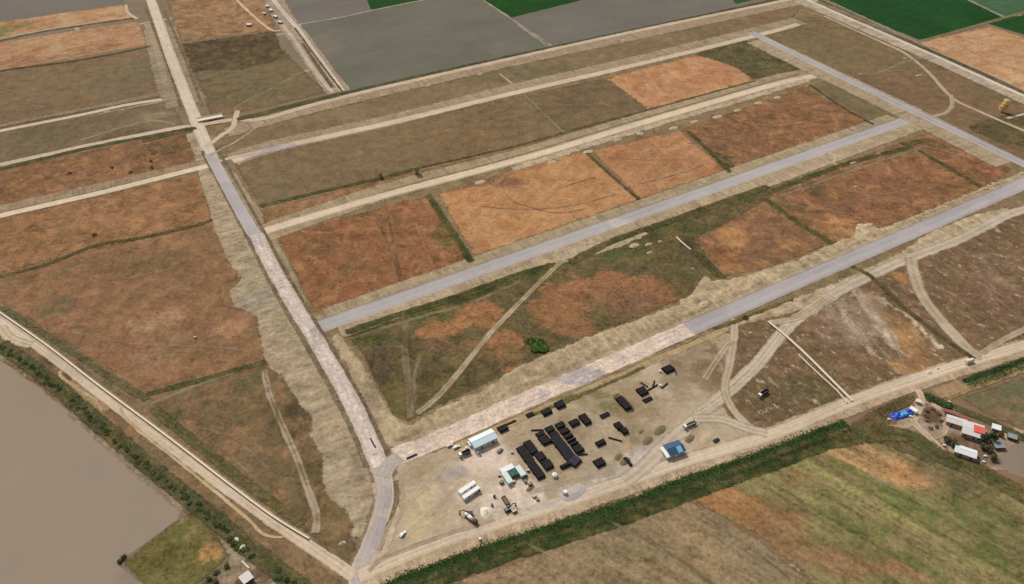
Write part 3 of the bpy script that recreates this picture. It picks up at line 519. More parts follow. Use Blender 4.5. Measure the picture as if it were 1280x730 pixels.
# ------------------------------------------------------------------ roads, tracks, ditches
from mathutils.bvhtree import BVHTree
_v = []; _f = []
for _c, _F in PATCHES:
    k_ = len(_v); _v += [tuple(p) for p in _c]; _f += [tuple(i + k_ for i in t) for t in _F]
BV[0] = BVHTree.FromPolygons(_v, _f, all_triangles=True)
def verge(px, w, base, off=0.0, rag=1.2, mat='spoil', seed=3): return strip('verge', px, w, M[mat], base, rag=rag, off=off, seed=seed, step=2.0, fade=min(2.2, w * 0.2))
def ditch(px, w, base=(84, 72, 52), rag=0.5, off=0.0, seed=5): return strip('ditch', px, w * 0.85, M['scrub'], base, rag=rag, off=off, seed=seed, step=2.0, fade=0.5 + w * 0.12)  # flat strip of scrub; thin roadside ones have ditch shade put into the colour
def track(px, w, base=(182, 160, 128), rag=0.6, mat='gravel', seed=7, **k):
    t = lambda f: tuple(min(255, v * f) for v in base)
    pr = [(-1, t(.93)), (-.6, t(1.05)), (-.2, t(.93)), (.2, t(.93)), (.6, t(1.05)), (1, t(.93))] if w > 3.2 and 'blobs' not in k else None
    return strip('dirt_track', px, w * .9, M[mat], base, prof=pr, rag=rag, seed=seed, step=2.2, fade=min(1.8, w * .3), **k)
def twin(px, w, base, seed=9):
    strip('dirt_track', px, w, M['gravel'], base, prof=[(-1, tuple(int(v * .9) for v in base)), (-.75, base), (-.35, base), (-.2, tuple(int(v * .8) for v in base)), (.2, tuple(int(v * .8) for v in base)), (.35, base), (.75, base), (1, tuple(int(v * .9) for v in base))], rag=0.4, seed=seed, step=2.2)

# far canal and its road
ditch([(180, 176), (246, 158), (300, 148), (424, 118), (640, 70), (960, 2), (1010, -10)], 7, (74, 72, 50))
verge([(282, 166), (330, 152), (430, 126), (640, 78), (800, 44), (960, 10), (1010, 0)], 20, (158, 138, 112), rag=2)
track([(-80, 222), (0, 206), (60, 193), (120, 180), (222, 160), (240, 158), (290, 150), (330, 148), (430, 121), (640, 73), (800, 38), (960, 5), (1010, -6)], 7, (192, 172, 148))
track([(220, 156), (190, 151), (150, 160), (100, 176)], 3, (176, 158, 130), faint=True)
# second street from the top
verge([(290, 200), (345, 182), (490, 150), (640, 112), (800, 75), (960, 36), (1000, 26)], 24, (158, 140, 112), rag=2)
track([(290, 202), (345, 185), (490, 153), (640, 117), (800, 80), (960, 41), (998, 30)], 9, (196, 176, 150), blobs=[(335, 188, 50, 10, (168, 156, 158), .9), (440, 166, 50, 8, (204, 184, 158), .8)])
# third street
verge([(318, 296), (480, 240), (640, 198), (700, 181), (800, 151), (960, 104), (1016, 92)], 26, (160, 142, 112), rag=1.6)
ditch([(350, 282), (480, 240), (640, 197), (800, 149), (1000, 92)], 1.3, (118, 96, 70), rag=.4)
strip('street', [(330, 289), (480, 244.5), (640, 202), (700, 185), (800, 154.5), (960, 108), (1022, 94)], 10, M['gravel'], (204, 184, 156), prof=[(-1, (188, 168, 138)), (-.6, (204, 184, 156)), (-.2, (214, 194, 168)), (0, (196, 176, 148)), (.3, (212, 192, 166)), (.7, (200, 180, 152)), (1, (180, 160, 130))], rag=.5, seed=21)
verge([(640, 212), (700, 193), (800, 162), (930, 124), (1010, 100)], 7, (184, 166, 138), rag=2.5)
# fourth street, asphalt
R3 = [(395, 410), (1142, 147)]
verge([(408, 399), (1122, 149)], 16, (164, 148, 116), rag=1.0, off=4)
verge([(420, 408), (660, 324), (900, 242), (1146, 152)], 16, (172, 154, 124), rag=1.2, off=-6)
verge([(690, 326), (712, 318), (760, 306), (805, 288)], 12, (176, 160, 130), rag=2.5)
strip('street', R3, 14.5, M['asphalt'], (170, 163, 160), prof=[(-1, (176, 160, 140)), (-.86, (172, 160, 152)), (-.8, (168, 160, 157)), (-.3, (175, 168, 165)), (0, (166, 159, 157)), (.5, (172, 165, 161)), (.85, (164, 157, 153)), (.93, (128, 118, 112)), (1, (150, 138, 118))], rag=.7, seed=31, blobs=[(780, 280, 24, 8, (196, 182, 176), .8)])
# main street along the construction yard: asphalt in the east, bare gravel in the west
R2 = [(488, 574), (640, 508), (800, 438), (960, 368), (1120, 299), (1300, 221)]
verge([(560, 548), (720, 480), (900, 402)], 4, (172, 148, 108), rag=1.0, off=-9)
ditch([(500, 560), (640, 499), (800, 429), (960, 360), (1060, 318)], 1.6, (112, 92, 68))
strip('street', [(846, 418), (960, 368), (1120, 299), (1300, 221)], 14.5, M['asphalt'], (169, 162, 159), prof=[(-1, (170, 154, 136)), (-.88, (160, 150, 152)), (-.4, (175, 168, 165)), (0, (166, 159, 157)), (.5, (165, 156, 160)), (.88, (164, 157, 153)), (.95, (132, 122, 116)), (1, (150, 136, 116))], rag=.7, seed=33)
strip('gravel_surface', [(492, 572), (560, 545), (640, 508), (760, 456), (862, 411)], 14.0, M['rubble'], (214, 192, 172), blobs=[(740, 466, 26, 8, (164, 154, 158), .9), (720, 476, 24, 6, (172, 164, 168), .8), (780, 448, 10, 5, (160, 150, 152), .9), (680, 492, 10, 6, (166, 156, 160), .8), (560, 545, 50, 14, (210, 186, 168), .8), (830, 426, 24, 10, (214, 194, 178), .8)], rag=1.0, seed=35, prof=[(-1, None), (-.5, None), (0, None), (.5, None), (1, None)])
ditch([(540, 566), (640, 522), (760, 470), (866, 424)], 1.2, (150, 116, 74), rag=.5)
# cross street on the right
R5 = [(938, 40), (1040, 90), (1140, 138), (1280, 205), (1340, 234)]
verge([(946, 50), (1040, 95), (1140, 143), (1260, 204)], 34, (164, 148, 120), rag=1.6)
strip('street', R5, 13, M['asphalt'], (166, 156, 158), prof=[(-1, (168, 154, 136)), (-.5, (172, 165, 161)), (-.1, (140, 130, 128)), (0, (168, 158, 160)), (.6, (172, 162, 162)), (.8, (150, 140, 136)), (1, (168, 154, 138))], rag=.7, seed=37)
# outer road and canal
ditch([(1010, -6), (1042, 8), (1150, 58), (1240, 98), (1340, 146)], 6, (86, 78, 60))
verge([(998, 0), (1036, 16), (1160, 70), (1200, 88), (1340, 152)], 20, (178, 164, 142), rag=1.2)
track([(996, -6), (1034, 11), (1160, 66), (1200, 84), (1340, 147)], 5, (206, 192, 172))
track([(1030, 20), (1100, 52), (1130, 66), (1160, 90), (1190, 122), (1225, 140), (1300, 172)], 4, (176, 154, 128))
track([(1070, 92), (1095, 92), (1130, 78), (1166, 70)], 3, (166, 144, 118), faint=True)
track([(1188, 118), (1190, 132), (1180, 142), (1160, 146)], 4, (158, 140, 114))
track([(1258, 148), (1275, 144), (1300, 138)], 3.5, (186, 170, 150))
# roads of the far left
ditch([(-80, 70), (0, 51), (60, 38), (170, 22)], 7, (98, 84, 70)); track([(-80, 66), (0, 49), (60, 37), (168, 21)], 3, (168, 152, 130))
track([(157, 6), (160, 16), (172, 24)], 4, (196, 166, 132))
verge([(-80, 178), (0, 158), (100, 138), (216, 114)], 8, (140, 122, 96), rag=1.5); ditch([(-80, 182), (0, 160), (216, 118)], 3, (108, 94, 72))
strip('street', [(-80, 182), (0, 164), (100, 144), (160, 131), (228, 121)], 5.5, M['gravel'], (200, 182, 158), rag=.5, seed=41)
verge([(-80, 284), (0, 262), (130, 232), (262, 202)], 12, (150, 130, 102), rag=1.5)
ditch([(-80, 288), (0, 267), (130, 237), (250, 208)], 1.5, (100, 82, 60))
strip('street', [(-80, 291), (0, 270), (130, 240), (190, 225), (262, 207)], 7.5, M['gravel'], (208, 188, 162), rag=.5, seed=43)
track([(260, 206), (290, 197), (330, 188)], 4, (192, 172, 152))
# first street (the long one on the left)
verge([(205, 34), (222, 92), (240, 130)], 40, (148, 132, 108), rag=3, off=-6)
verge([(184, 30), (195, 62), (208, 108)], 7, (160, 142, 116), rag=1)
ditch([(192, 8), (214, 60), (232, 110), (240, 135)], 3, (116, 100, 80), off=11)
ditch([(192, 8), (214, 60), (232, 110), (240, 135)], 3, (112, 98, 78), off=-11)
strip('street', [(180, -20), (190, 4), (202, 38), (215, 75), (236, 128), (248, 158), (258, 182), (266, 200)], 12, M['gravel'], (204, 186, 162), rag=.6, seed=45, prof=[(-1, (190, 172, 148)), (-.4, (206, 188, 166)), (0, (198, 180, 158)), (.4, (208, 190, 168)), (1, (192, 174, 150))])
ditch([(262, 186), (284, 226), (322, 296), (356, 360), (394, 424), (430, 486), (458, 540), (474, 580)], 3, (122, 108, 86), off=-8)
ditch([(262, 186), (284, 226), (322, 296), (356, 360), (394, 424), (430, 486), (458, 540), (474, 580)], 2.2, (112, 98, 80), off=7)
strip('street', [(262, 192), (276, 218), (300, 262), (316, 290), (326, 302)], 10, M['asphalt'], (172, 164, 162), rag=.4, seed=47, prof=[(-1, (178, 166, 154)), (-.7, (168, 158, 160)), (0, (168, 160, 158)), (.7, (174, 166, 163)), (1, (176, 164, 154))])
strip('street', [(320, 292), (334, 322), (355, 360), (384, 408), (394, 424), (420, 468), (446, 517), (466, 562), (477, 590)], 11, M['rubble'], (206, 188, 176), rag=.8, seed=49, blobs=[(324, 300, 10, 10, (184, 172, 168), .8), (392, 412, 10, 8, (176, 164, 166), .9), (370, 385, 8, 20, (200, 184, 182), .5)], prof=[(-1, (184, 166, 146)), (-.6, None), (-.2, None), (.2, None), (.6, None), (1, (186, 168, 150))])
verge([(482, 600), (484, 630), (476, 665), (456, 712)], 14, (196, 178, 152), rag=1.5)
strip('street', [(474, 582), (480, 600), (481, 622), (475, 650), (462, 685), (450, 716), (446, 760)], 10, M['gravel'], (176, 163, 156), rag=.5, seed=51, prof=[(-1, (182, 168, 152)), (-.5, (174, 162, 154)), (0, (170, 157, 154)), (.5, (166, 154, 156)), (.8, (168, 156, 152)), (1, (196, 178, 154))])
strip('gravel_surface', [(478, 598), (488, 580), (500, 570)], 9, M['gravel'], (172, 160, 152), rag=.6, seed=53)
ditch([(494, 600), (496, 625), (486, 655), (474, 690)], 2.5, (128, 108, 82), rag=.8)
# near road
verge([(452, 726), (560, 682), (640, 656), (760, 614), (860, 580), (960, 548), (1065, 506), (1160, 472), (1340, 416)], 13, (182, 160, 130), rag=1.3)
strip('road', [(446, 722), (500, 697), (560, 674), (640, 648), (700, 629), (780, 602), (860, 575), (960, 545), (1065, 502), (1160, 469), (1280, 432), (1340, 414)], 8.5, M['gravel'], (194, 174, 150), rag=.6, seed=55, blobs=[(680, 632, 50, 10, (180, 166, 154), .8)], prof=[(-1, (180, 158, 128)), (-.7, (196, 176, 152)), (-.4, (206, 186, 162)), (-.1, (186, 166, 142)), (.2, (206, 188, 164)), (.45, (190, 170, 146)), (.7, (204, 184, 158)), (1, (180, 160, 132))])
track([(460, 716), (476, 700), (500, 690), (560, 668), (620, 650)], 2.5, (164, 142, 118), faint=True)
# dirt tracks across the yard and fields
track([(1310, 254), (1262, 268), (1200, 299), (1130, 326), (1075, 351), (1038, 371), (985, 409), (944, 458), (890, 506), (845, 545), (800, 588), (780, 602)], 9, (184, 167, 145), rag=1.4, seed=61)
track([(985, 409), (944, 462), (894, 506), (866, 522)], 5, (180, 164, 142), seed=62)
track([(1138, 322), (1143, 345), (1154, 372), (1180, 405), (1212, 438), (1228, 446)], 9, (172, 152, 126), rag=.8, seed=63)
track([(1226, 442), (1260, 422), (1300, 402)], 4, (156, 132, 104), seed=64)
track([(918, 398), (917, 425), (912, 455), (906, 485), (914, 508), (930, 528), (948, 542)], 5, (170, 150, 124), seed=65)
twin([(914, 425), (896, 450), (880, 475)], 4, (162, 140, 114))
track([(866, 524), (900, 524), (935, 536), (960, 542)], 6, (182, 165, 142), seed=66)
track([(960, 404), (1000, 396), (1040, 370)], 5, (170, 150, 122), seed=67)
track([(712, 318), (690, 338), (650, 378), (612, 418), (570, 470), (545, 498), (520, 518)], 3.8, (150, 130, 96), seed=68)
track([(508, 402), (506, 440), (510, 480), (514, 524)], 4.5, (138, 112, 78), seed=69, faint=True)
track([(526, 444), (518, 470), (518, 500), (514, 524)], 2.2, (136, 112, 76), seed=70, faint=True)
track([(436, 424), (480, 410), (540, 392), (580, 382), (650, 352)], 2.6, (142, 122, 84), seed=71, faint=True)
track([(470, 434), (520, 434), (590, 440)], 1.6, (126, 96, 70), seed=72, faint=True)
twin([(330, 462), (336, 490), (350, 525), (370, 570), (386, 615), (396, 645), (394, 668)], 4, (142, 118, 88))
track([(186, 506), (230, 488), (290, 466), (330, 452)], 2.4, (160, 144, 104), seed=73, faint=True)
track([(300, 540), (325, 560), (350, 600)], 1.6, (134, 106, 78), seed=74, faint=True); track([(215, 480), (260, 470)], 1.2, (134, 106, 78), seed=75, faint=True)
# old road with the water flume, lower left
strip('road', [(-80, 345), (0, 400), (60, 442), (120, 488), (200, 548), (280, 608), (350, 658), (400, 692), (444, 722)], 6.5, M['gravel'], (196, 176, 150), rag=.7, seed=77, prof=[(-1, (184, 162, 134)), (-.6, (200, 180, 156)), (-.25, (188, 168, 142)), (.2, (204, 184, 160)), (.6, (178, 158, 134)), (1, (190, 172, 148))])
track([(0, 408), (14, 424), (40, 432)], 6, (190, 170, 142), seed=78)
track([(78, 462), (76, 470), (100, 488), (124, 502)], 1.8, (172, 142, 104), seed=79); track([(150, 510), (164, 530), (220, 575), (300, 640), (330, 668), (356, 672)], 1.6, (178, 148, 112), seed=80)
# far: second road with a dark ditch between two lanes
verge([(330, -30), (352, 18), (376, 50), (400, 84), (424, 116)], 26, (160, 144, 124), rag=2)
track([(322, -30), (345, 4), (372, 36), (398, 72), (428, 114)], 6, (198, 182, 162)); track([(352, 30), (368, 50), (390, 84), (416, 116)], 5, (182, 164, 140))
ditch([(378, 54), (398, 84), (416, 110)], 4, (100, 86, 74)); ditch([(372, 34), (400, 72), (432, 114)], 2, (80, 76, 60), off=-4)
track([(372, 31), (420, 23), (466, 13), (520, 2), (560, -6)], 3, (150, 138, 122)); track([(594, -6), (640, 24), (690, 58)], 3, (128, 120, 104))
track([(296, 0), (310, 14), (326, 28), (340, 38), (352, 38)], 3.5, (200, 168, 134)); track([(295, 140), (298, 132), (330, 116), (378, 90)], 3, (166, 136, 98), faint=True)
track([(258, 184), (276, 170), (290, 160), (294, 150), (297, 138)], 5, (196, 176, 150)); track([(262, 196), (270, 190), (300, 174), (330, 152)], 2, (160, 142, 116))
# far right field edges
track([(1036, 8), (1150, 54)], 8, (130, 120, 96), mat='olive'); track([(1142, 54), (1200, 38), (1256, 22), (1330, 2)], 5, (120, 116, 86), mat='olive'); track([(1186, -12), (1256, 22)], 5, (136, 142, 110), mat='olive')
track([(1040, 205), (1044, 196), (1034, 190)], 1.5, (190, 170, 140)); track([(1038, 200), (1052, 212)], 2, (176, 146, 116)); track([(1130, 178), (1142, 186), (1160, 184), (1206, 196)], 2.5, (166, 136, 104), faint=True)
track([(655, 118), (680, 142), (704, 166)], 2, (158, 140, 92), faint=True); track([(624, 92), (642, 106)], 2, (170, 150, 116)); track([(960, 250), (1000, 258), (1060, 268)], 1.6, (150, 110, 80), faint=True)
# farm drive
track([(1145, 486), (1152, 498), (1146, 516), (1142, 528), (1160, 545), (1180, 566)], 4.5, (188, 164, 138), seed=83); track([(1110, 534), (1130, 534), (1144, 528)], 3, (176, 150, 116)); track([(1156, 500), (1180, 514)], 3, (170, 142, 118))
track([(1178, 566), (1186, 575), (1210, 584), (1240, 590)], 4, (164, 128, 100)); track([(1166, 548), (1182, 538), (1180, 520)], 3.5, (164, 138, 116))
# canal bank right of the farm
verge([(1180, 496), (1240, 474), (1340, 440)], 6, (142, 116, 76), rag=1.2, mat='scrub'); verge([(1168, 492), (1190, 486), (1204, 480)], 8, (160, 124, 88), rag=1)
ditch([(486, 744), (560, 716), (640, 688), (760, 650), (850, 618), (960, 578), (1050, 546)], 13, (60, 68, 38), rag=1.5)

# wheel ruts in the yard
for px, w, c in [([(470, 690), (500, 640), (540, 600), (556, 580)], 3, (208, 188, 164)), ([(480, 690), (540, 640), (580, 600)], 3, (208, 188, 158)), ([(520, 660), (560, 640), (600, 610)], 2, (218, 200, 164)), ([(500, 600), (504, 620), (500, 650)], 2, (198, 178, 146)),
                 ([(640, 545), (680, 528), (700, 518), (730, 510), (750, 515), (778, 540), (790, 570)], 3, (198, 176, 142)), ([(740, 520), (752, 545), (770, 560), (782, 580)], 3, (192, 174, 144)), ([(660, 616), (720, 600), (770, 590)], 3, (186, 168, 144)), ([(732, 520), (738, 560), (740, 600)], 2.5, (194, 174, 144))]:
    strip('wheel_track', px, w, M['gravel'], c, rag=.6, seed=90, step=2, faint=True)

for px, w, c in [([(484, 262), (492, 305), (502, 350)], 1.6, (112, 78, 52)), ([(520, 280), (540, 330), (552, 345)], 1.5, (170, 120, 82)), ([(470, 270), (490, 318), (500, 352)], 1.4, (108, 78, 50)), ([(600, 258), (660, 262), (720, 256), (770, 243)], 1.5, (140, 92, 58)), ([(640, 252), (690, 266), (730, 262)], 1.4, (136, 90, 58)),
                 ([(800, 230), (850, 217), (880, 206)], 1.3, (138, 90, 60)), ([(745, 195), (800, 200), (860, 200)], 1.2, (150, 100, 66)), ([(690, 238), (730, 226), (745, 222)], 1.6, (138, 88, 58)), ([(1090, 375), (1110, 410), (1135, 470)], 1.8, (166, 136, 104)), ([(1058, 392), (1085, 420), (1132, 470)], 1.4, (168, 142, 114)),
                 ([(1230, 360), (1260, 385), (1300, 420)], 1.8, (152, 122, 96)), ([(1180, 330), (1220, 352), (1290, 392)], 1.6, (150, 120, 94)), ([(860, 180), (960, 160), (1060, 150)], 1.3, (120, 80, 58)), ([(1000, 280), (1080, 250), (1160, 232)], 1.3, (156, 108, 74)), ([(60, 330), (140, 350), (240, 330)], 1.5, (150, 108, 76)), ([(90, 415), (170, 430), (290, 436), (330, 450)], 1.5, (160, 122, 90)),
                 ([(880, 660), (940, 700), (990, 740)], 1.5, (156, 136, 108)), ([(660, 680), (720, 712), (760, 745)], 1.5, (160, 138, 106)), ([(760, 650), (850, 700), (900, 740)], 1.6, (122, 108, 80)), ([(1010, 590), (1080, 640), (1180, 720)], 1.5, (156, 136, 84)), ([(1060, 580), (1150, 628), (1260, 690)], 1.5, (152, 136, 84)), ([(860, 630), (920, 672), (990, 725)], 1.4, (120, 92, 60)),
                 ([(250, 540), (310, 590), (356, 640), (380, 660)], 1.4, (138, 112, 84)), ([(230, 530), (290, 548), (340, 590)], 1.2, (136, 108, 80)), ([(330, 470), (345, 500), (346, 540)], 1.2, (130, 104, 74)), ([(310, 240), (400, 218), (470, 200)], 1.2, (138, 114, 86)), ([(420, 200), (425, 215), (428, 230)], 1.3, (140, 116, 90))]:
    strip('wheel_track', px, w, M['gravel'], c, rag=.5, seed=92, step=2, faint=True)

# heaped earth of the spoil banks, kept clear of the carriageways and tracks
from mathutils.kdtree import KDTree
kd = KDTree(len(STRIPV))
for i, p in enumerate(STRIPV): kd.insert((p[0], p[1], 0), i)
kd.balance()
for o, rel, ed, sd in RELIEF:
    for i, v in enumerate(o.data.vertices):
        d = kd.find((v.co.x, v.co.y, 0))[2]
        w = min(1, max(0, (d - 2.5) / 3)) * min(1, ed[i] / 4)
        if w > 0: v.co.z += rel * w * float(np.clip(fbm(np.array([v.co.x * .16]), np.array([v.co.y * .16]), sd, 4)[0] * 1.8 - .35, 0, 1.2))

#OBJECTS
# ------------------------------------------------------------------ things: builders
def BB(): return bmesh.new()
def box(bm, c, s, rz=0.0, rx=0.0, ry=0.0):
    m = Matrix.Translation(Vector(c)) @ Matrix.Rotation(rz, 4, 'Z') @ Matrix.Rotation(ry, 4, 'Y') @ Matrix.Rotation(rx, 4, 'X') @ Matrix.Diagonal((s[0], s[1], s[2], 1))
    bmesh.ops.create_cube(bm, size=1, matrix=m)
def cyl(bm, a, b, r, seg=12, r2=None):
    a = Vector(a); b = Vector(b); d = b - a
    m = Matrix.Translation((a + b) / 2) @ d.to_track_quat('Z', 'Y').to_matrix().to_4x4()
    bmesh.ops.create_cone(bm, cap_ends=True, segments=seg, radius1=r, radius2=r if r2 is None else r2, depth=d.length, matrix=m)
def prism(bm, prof, y0, y1):
    """profile in x-z extruded along y"""
    a = [bm.verts.new((x, y0, z)) for x, z in prof]; b = [bm.verts.new((x, y1, z)) for x, z in prof]
    n = len(prof); bm.faces.new(a); bm.faces.new(b[::-1])
    for i in range(n): bm.faces.new((a[i], b[i], b[(i + 1) % n], a[(i + 1) % n]))
def link(name, bm, mat, parent=None, bevel=0.0, smooth=False, loc=None):
    bmesh.ops.recalc_face_normals(bm, faces=bm.faces)
    if bevel: bmesh.ops.bevel(bm, geom=[e for e in bm.edges if e.calc_face_angle(0) > 0.6], offset=bevel, segments=2, affect='EDGES', clamp_overlap=True)
    me = bpy.data.meshes.new(name); bm.to_mesh(me); bm.free(); me.materials.append(M[mat] if isinstance(mat, str) else mat)
    if smooth:
        for p in me.polygons: p.use_smooth = True
    o = bpy.data.objects.new(name, me); COL.objects.link(o)
    if parent is not None: o.parent = parent
    if loc is not None: o.location = loc
    return o
BVALL = [None]
def ground_z(x, y):
    h = BVALL[0].ray_cast(Vector((x, y, 60)), Vector((0, 0, -1))); return h[0].z if h[0] is not None else 0.0
_v = []; _f = []
for o in COL.objects:
    if o.type == 'MESH' and o.get('kind') == 'structure':
        k_ = len(_v); _v += [tuple(v.co) for v in o.data.vertices]; _f += [tuple(i + k_ for i in p.vertices) for p in o.data.polygons]
BVALL[0] = BVHTree.FromPolygons(_v, _f)
def GZ(px, py, h):
    x = (px - 640) / FPX; y = -(py - 365) / FPX
    t = (CAM_H - h) / (SP - y * CP)
    return Vector((x * t, (CP + y * SP) * t))
def tag(o, label, cat, group=None, kind=None):
    o['label'] = label; o['category'] = cat
    if group: o['group'] = group
    if kind: o['kind'] = kind
    return o
def thing(name, label, cat, xy, rz=0.0, group=None):
    o = bpy.data.objects.new(name, None); COL.objects.link(o); o.empty_display_size = 0.5
    o.location = (xy[0], xy[1], ground_z(xy[0], xy[1])); o.rotation_euler = (0, 0, rz)
    return tag(o, label, cat, group)
def heading(a, b, h=0.0):
    d = GZ(*b, h) - GZ(*a, h); return math.atan2(d.y, d.x)
def copy_tree(o, parent=None):
    c = o.copy(); COL.objects.link(c)
    if parent is not None: c.parent = parent
    for ch in list(o.children): copy_tree(ch, c)
    return c
def move(o, xy, rz):
    o.location = (xy[0], xy[1], ground_z(xy[0], xy[1])); o.rotation_euler = (0, 0, rz)

def gable(name, label, cat, xy, rz, L, W, h, rise, roof, wall, group=None, over=0.4, doors=2, windows=3):
    t = thing(name, label, cat, xy, rz, group)
    bm = BB(); prism(bm, [(-W / 2, 0), (W / 2, 0), (W / 2, h), (0, h + rise), (-W / 2, h)], -L / 2, L / 2)
    for v in bm.verts: v.co = (v.co.y, v.co.x, v.co.z)
    link('wall', bm, wall, t)
    bm = BB(); th = 0.12; o = over
    sl = rise / (W / 2)
    for s in (-1, 1):
        pr = [(0, h + rise + 0.02), (s * (W / 2 + o), h - o * sl + 0.02), (s * (W / 2 + o), h - o * sl + th), (0, h + rise + th)]
        prism(bm, pr, -L / 2 - o, L / 2 + o)
    for v in bm.verts: v.co = (v.co.y, v.co.x, v.co.z)
    r = link('roof', bm, roof, t)
    bm = BB(); box(bm, (0, 0, h + rise + th + 0.03), (L + 2 * o + .02, 0.5, 0.08)); link('ridge_cap', bm, roof, r)
    for i in range(doors):
        x = -L / 2 + (i + 0.5) * L / max(1, doors) + 0.8
        bm = BB(); box(bm, (x, -W / 2 - 0.03, 1.05), (1.1, 0.06, 2.1)); link('door', bm, 'brown', t)
    for i in range(windows):
        x = -L / 2 + (i + 0.5) * L / max(1, windows) - 0.6
        bm = BB(); box(bm, (x, -W / 2 - 0.03, 1.6), (1.1, 0.06, 1.0)); w = link('window', bm, 'white', t)
        bm = BB(); box(bm, (x, -W / 2 - 0.065, 1.6), (0.9, 0.02, 0.8)); link('pane', bm, 'glass', w)
    return t
def flatroof(name, label, cat, xy, rz, L, W, h, roof, wall, group=None, slope=0.25, over=0.25, door=True):
    t = thing(name, label, cat, xy, rz, group)
    bm = BB(); prism(bm, [(-W / 2, 0), (W / 2, 0), (W / 2, h), (-W / 2, h - slope)], -L / 2, L / 2)
    for v in bm.verts: v.co = (v.co.y, v.co.x, v.co.z)
    link('wall', bm, wall, t)
    bm = BB(); prism(bm, [(-W / 2 - over, h - slope + 0.02), (W / 2 + over, h + 0.02), (W / 2 + over, h + 0.16), (-W / 2 - over, h - slope + 0.16)], -L / 2 - over, L / 2 + over)
    for v in bm.verts: v.co = (v.co.y, v.co.x, v.co.z)
    link('roof', bm, roof, t)
    if door:
        bm = BB(); box(bm, (L * .2, -W / 2 - 0.03, 1.0), (0.95, 0.06, 2.0)); d = link('door', bm, 'greyp', t)
        bm = BB(); box(bm, (-L * .2, -W / 2 - 0.03, 1.5), (1.2, 0.06, 0.9)); w = link('window', bm, 'glass', t)
    return t
def wheels(t, xs, y, r, w=0.25):
    for x in xs:
        for s in (-1, 1):
            bm = BB(); cyl(bm, (x, s * y - w / 2, r), (x, s * y + w / 2, r), r, 14); wh = link('wheel', bm, 'tyre', t)
            bm = BB(); cyl(bm, (x, s * y - w / 2 - .01, r), (x, s * y + w / 2 + .01, r), r * .5, 10); link('rim', bm, 'greyp', wh)
def car(name, label, cat, xy, rz, mat, L=4.6, pickup=False, van=False, group=None):
    t = thing(name, label, cat, xy, rz, group); h = L / 2
    if van: prof = [(-h, .35), (h, .35), (h, 1.0), (h * .78, 1.25), (h * .55, 2.0), (-h, 2.05)]
    elif pickup: prof = [(-h, .4), (h, .4), (h, 1.0), (h * .45, 1.1), (h * .25, 1.7), (-h * .2, 1.72), (-h * .25, 1.1), (-h, 1.08)]
    else: prof = [(-h, .35), (h, .35), (h, .8), (h * .45, .95), (h * .2, 1.45), (-h * .6, 1.45), (-h * .92, .95), (-h, .9)]
    bm = BB(); prism(bm, prof, -.9, .9); link('body', bm, mat, t, bevel=.06)
    top = max(p[1] for p in prof)
    bm = BB(); box(bm, (h * .34 if not van else h * .68, 0, top - .32), (.05, 1.5, .55), ry=.6 if not van else .35)
    for s in (-1, 1): box(bm, (-h * .05, s * .905, top - .3), (h * .7, .02, .35))
    link('windows', bm, 'glass', t)
    if pickup:
        bm = BB(); box(bm, (-h * .62, 0, 1.1), (h * .68, 1.5, .04)); link('bed', bm, 'dark', t)
    for s in (-1, 1):
        bm = BB(); box(bm, (h + .01, s * .65, .72), (.04, .3, .16)); link('headlight', bm, 'cream', t)
    wheels(t, (-h * .62, h * .62), .82, .34)
    return t
def truck(name, label, cat, xy, rz, cabm, bedm, L=9.0, bed='box', group=None):
    t = thing(name, label, cat, xy, rz, group); h = L / 2
    bm = BB(); prism(bm, [(h - 2.1, .8), (h, .8), (h, 1.8), (h - .25, 2.9), (h - 2.1, 3.0)], -1.2, 1.2); cb = link('cab', bm, cabm, t, bevel=.08)
    bm = BB(); box(bm, (h - .1, 0, 2.35), (.06, 2.0, .8), ry=-.22)
    for s in (-1, 1): box(bm, (h - 1.0, s * 1.205, 2.3), (1.1, .02, .7))
    link('windows', bm, 'glass', cb)
    for s in (-1, 1):
        bm = BB(); box(bm, (h + .01, s * .9, 1.1), (.04, .3, .22)); link('headlight', bm, 'cream', cb)
    bm = BB(); box(bm, (-.6, 0, .95), (L - 1.2, .9, .3)); link('chassis', bm, 'dark', t)
    bl = L - 2.6; bx = -h + bl / 2
    if bed == 'frame':
        bm = BB()
        for s in (-1, 1): box(bm, (bx, s * 1.15, 1.5), (bl, .18, .7))
        box(bm, (-h + .1, 0, 1.5), (.2, 2.48, .7)); box(bm, (-h + bl, 0, 1.7), (.2, 2.48, 1.0)); link('bed', bm, bedm, t)
        bm = BB(); box(bm, (bx, 0, 1.14), (bl, 2.1, .1)); link('bed_floor', bm, 'greyp', t)
    elif bed == 'tipper':
        bm = BB()
        for s in (-1, 1): box(bm, (bx, s * 1.2, 1.9), (bl, .12, 1.2))
        box(bm, (-h + .06, 0, 1.9), (.12, 2.28, 1.2)); box(bm, (-h + bl, 0, 2.0), (.12, 2.28, 1.5)); link('bed', bm, bedm, t)
        bm = BB(); box(bm, (bx, 0, 1.35), (bl, 2.26, .2)); link('bed_floor', bm, 'dark', t)
    elif bed == 'drum':
        bm = BB(); cyl(bm, (-h + .3, 0, 2.9), (-h + bl * .45, 0, 2.5), .65, 16, 1.25); cyl(bm, (-h + bl * .45, 0, 2.5), (-h + bl, 0, 2.2), 1.25, 16, .8)
        link('drum', bm, bedm, t, smooth=True)
    wheels(t, (h - 1.2, -h + 1.2, -h + 2.5), 1.0, .5, .32)
    return t
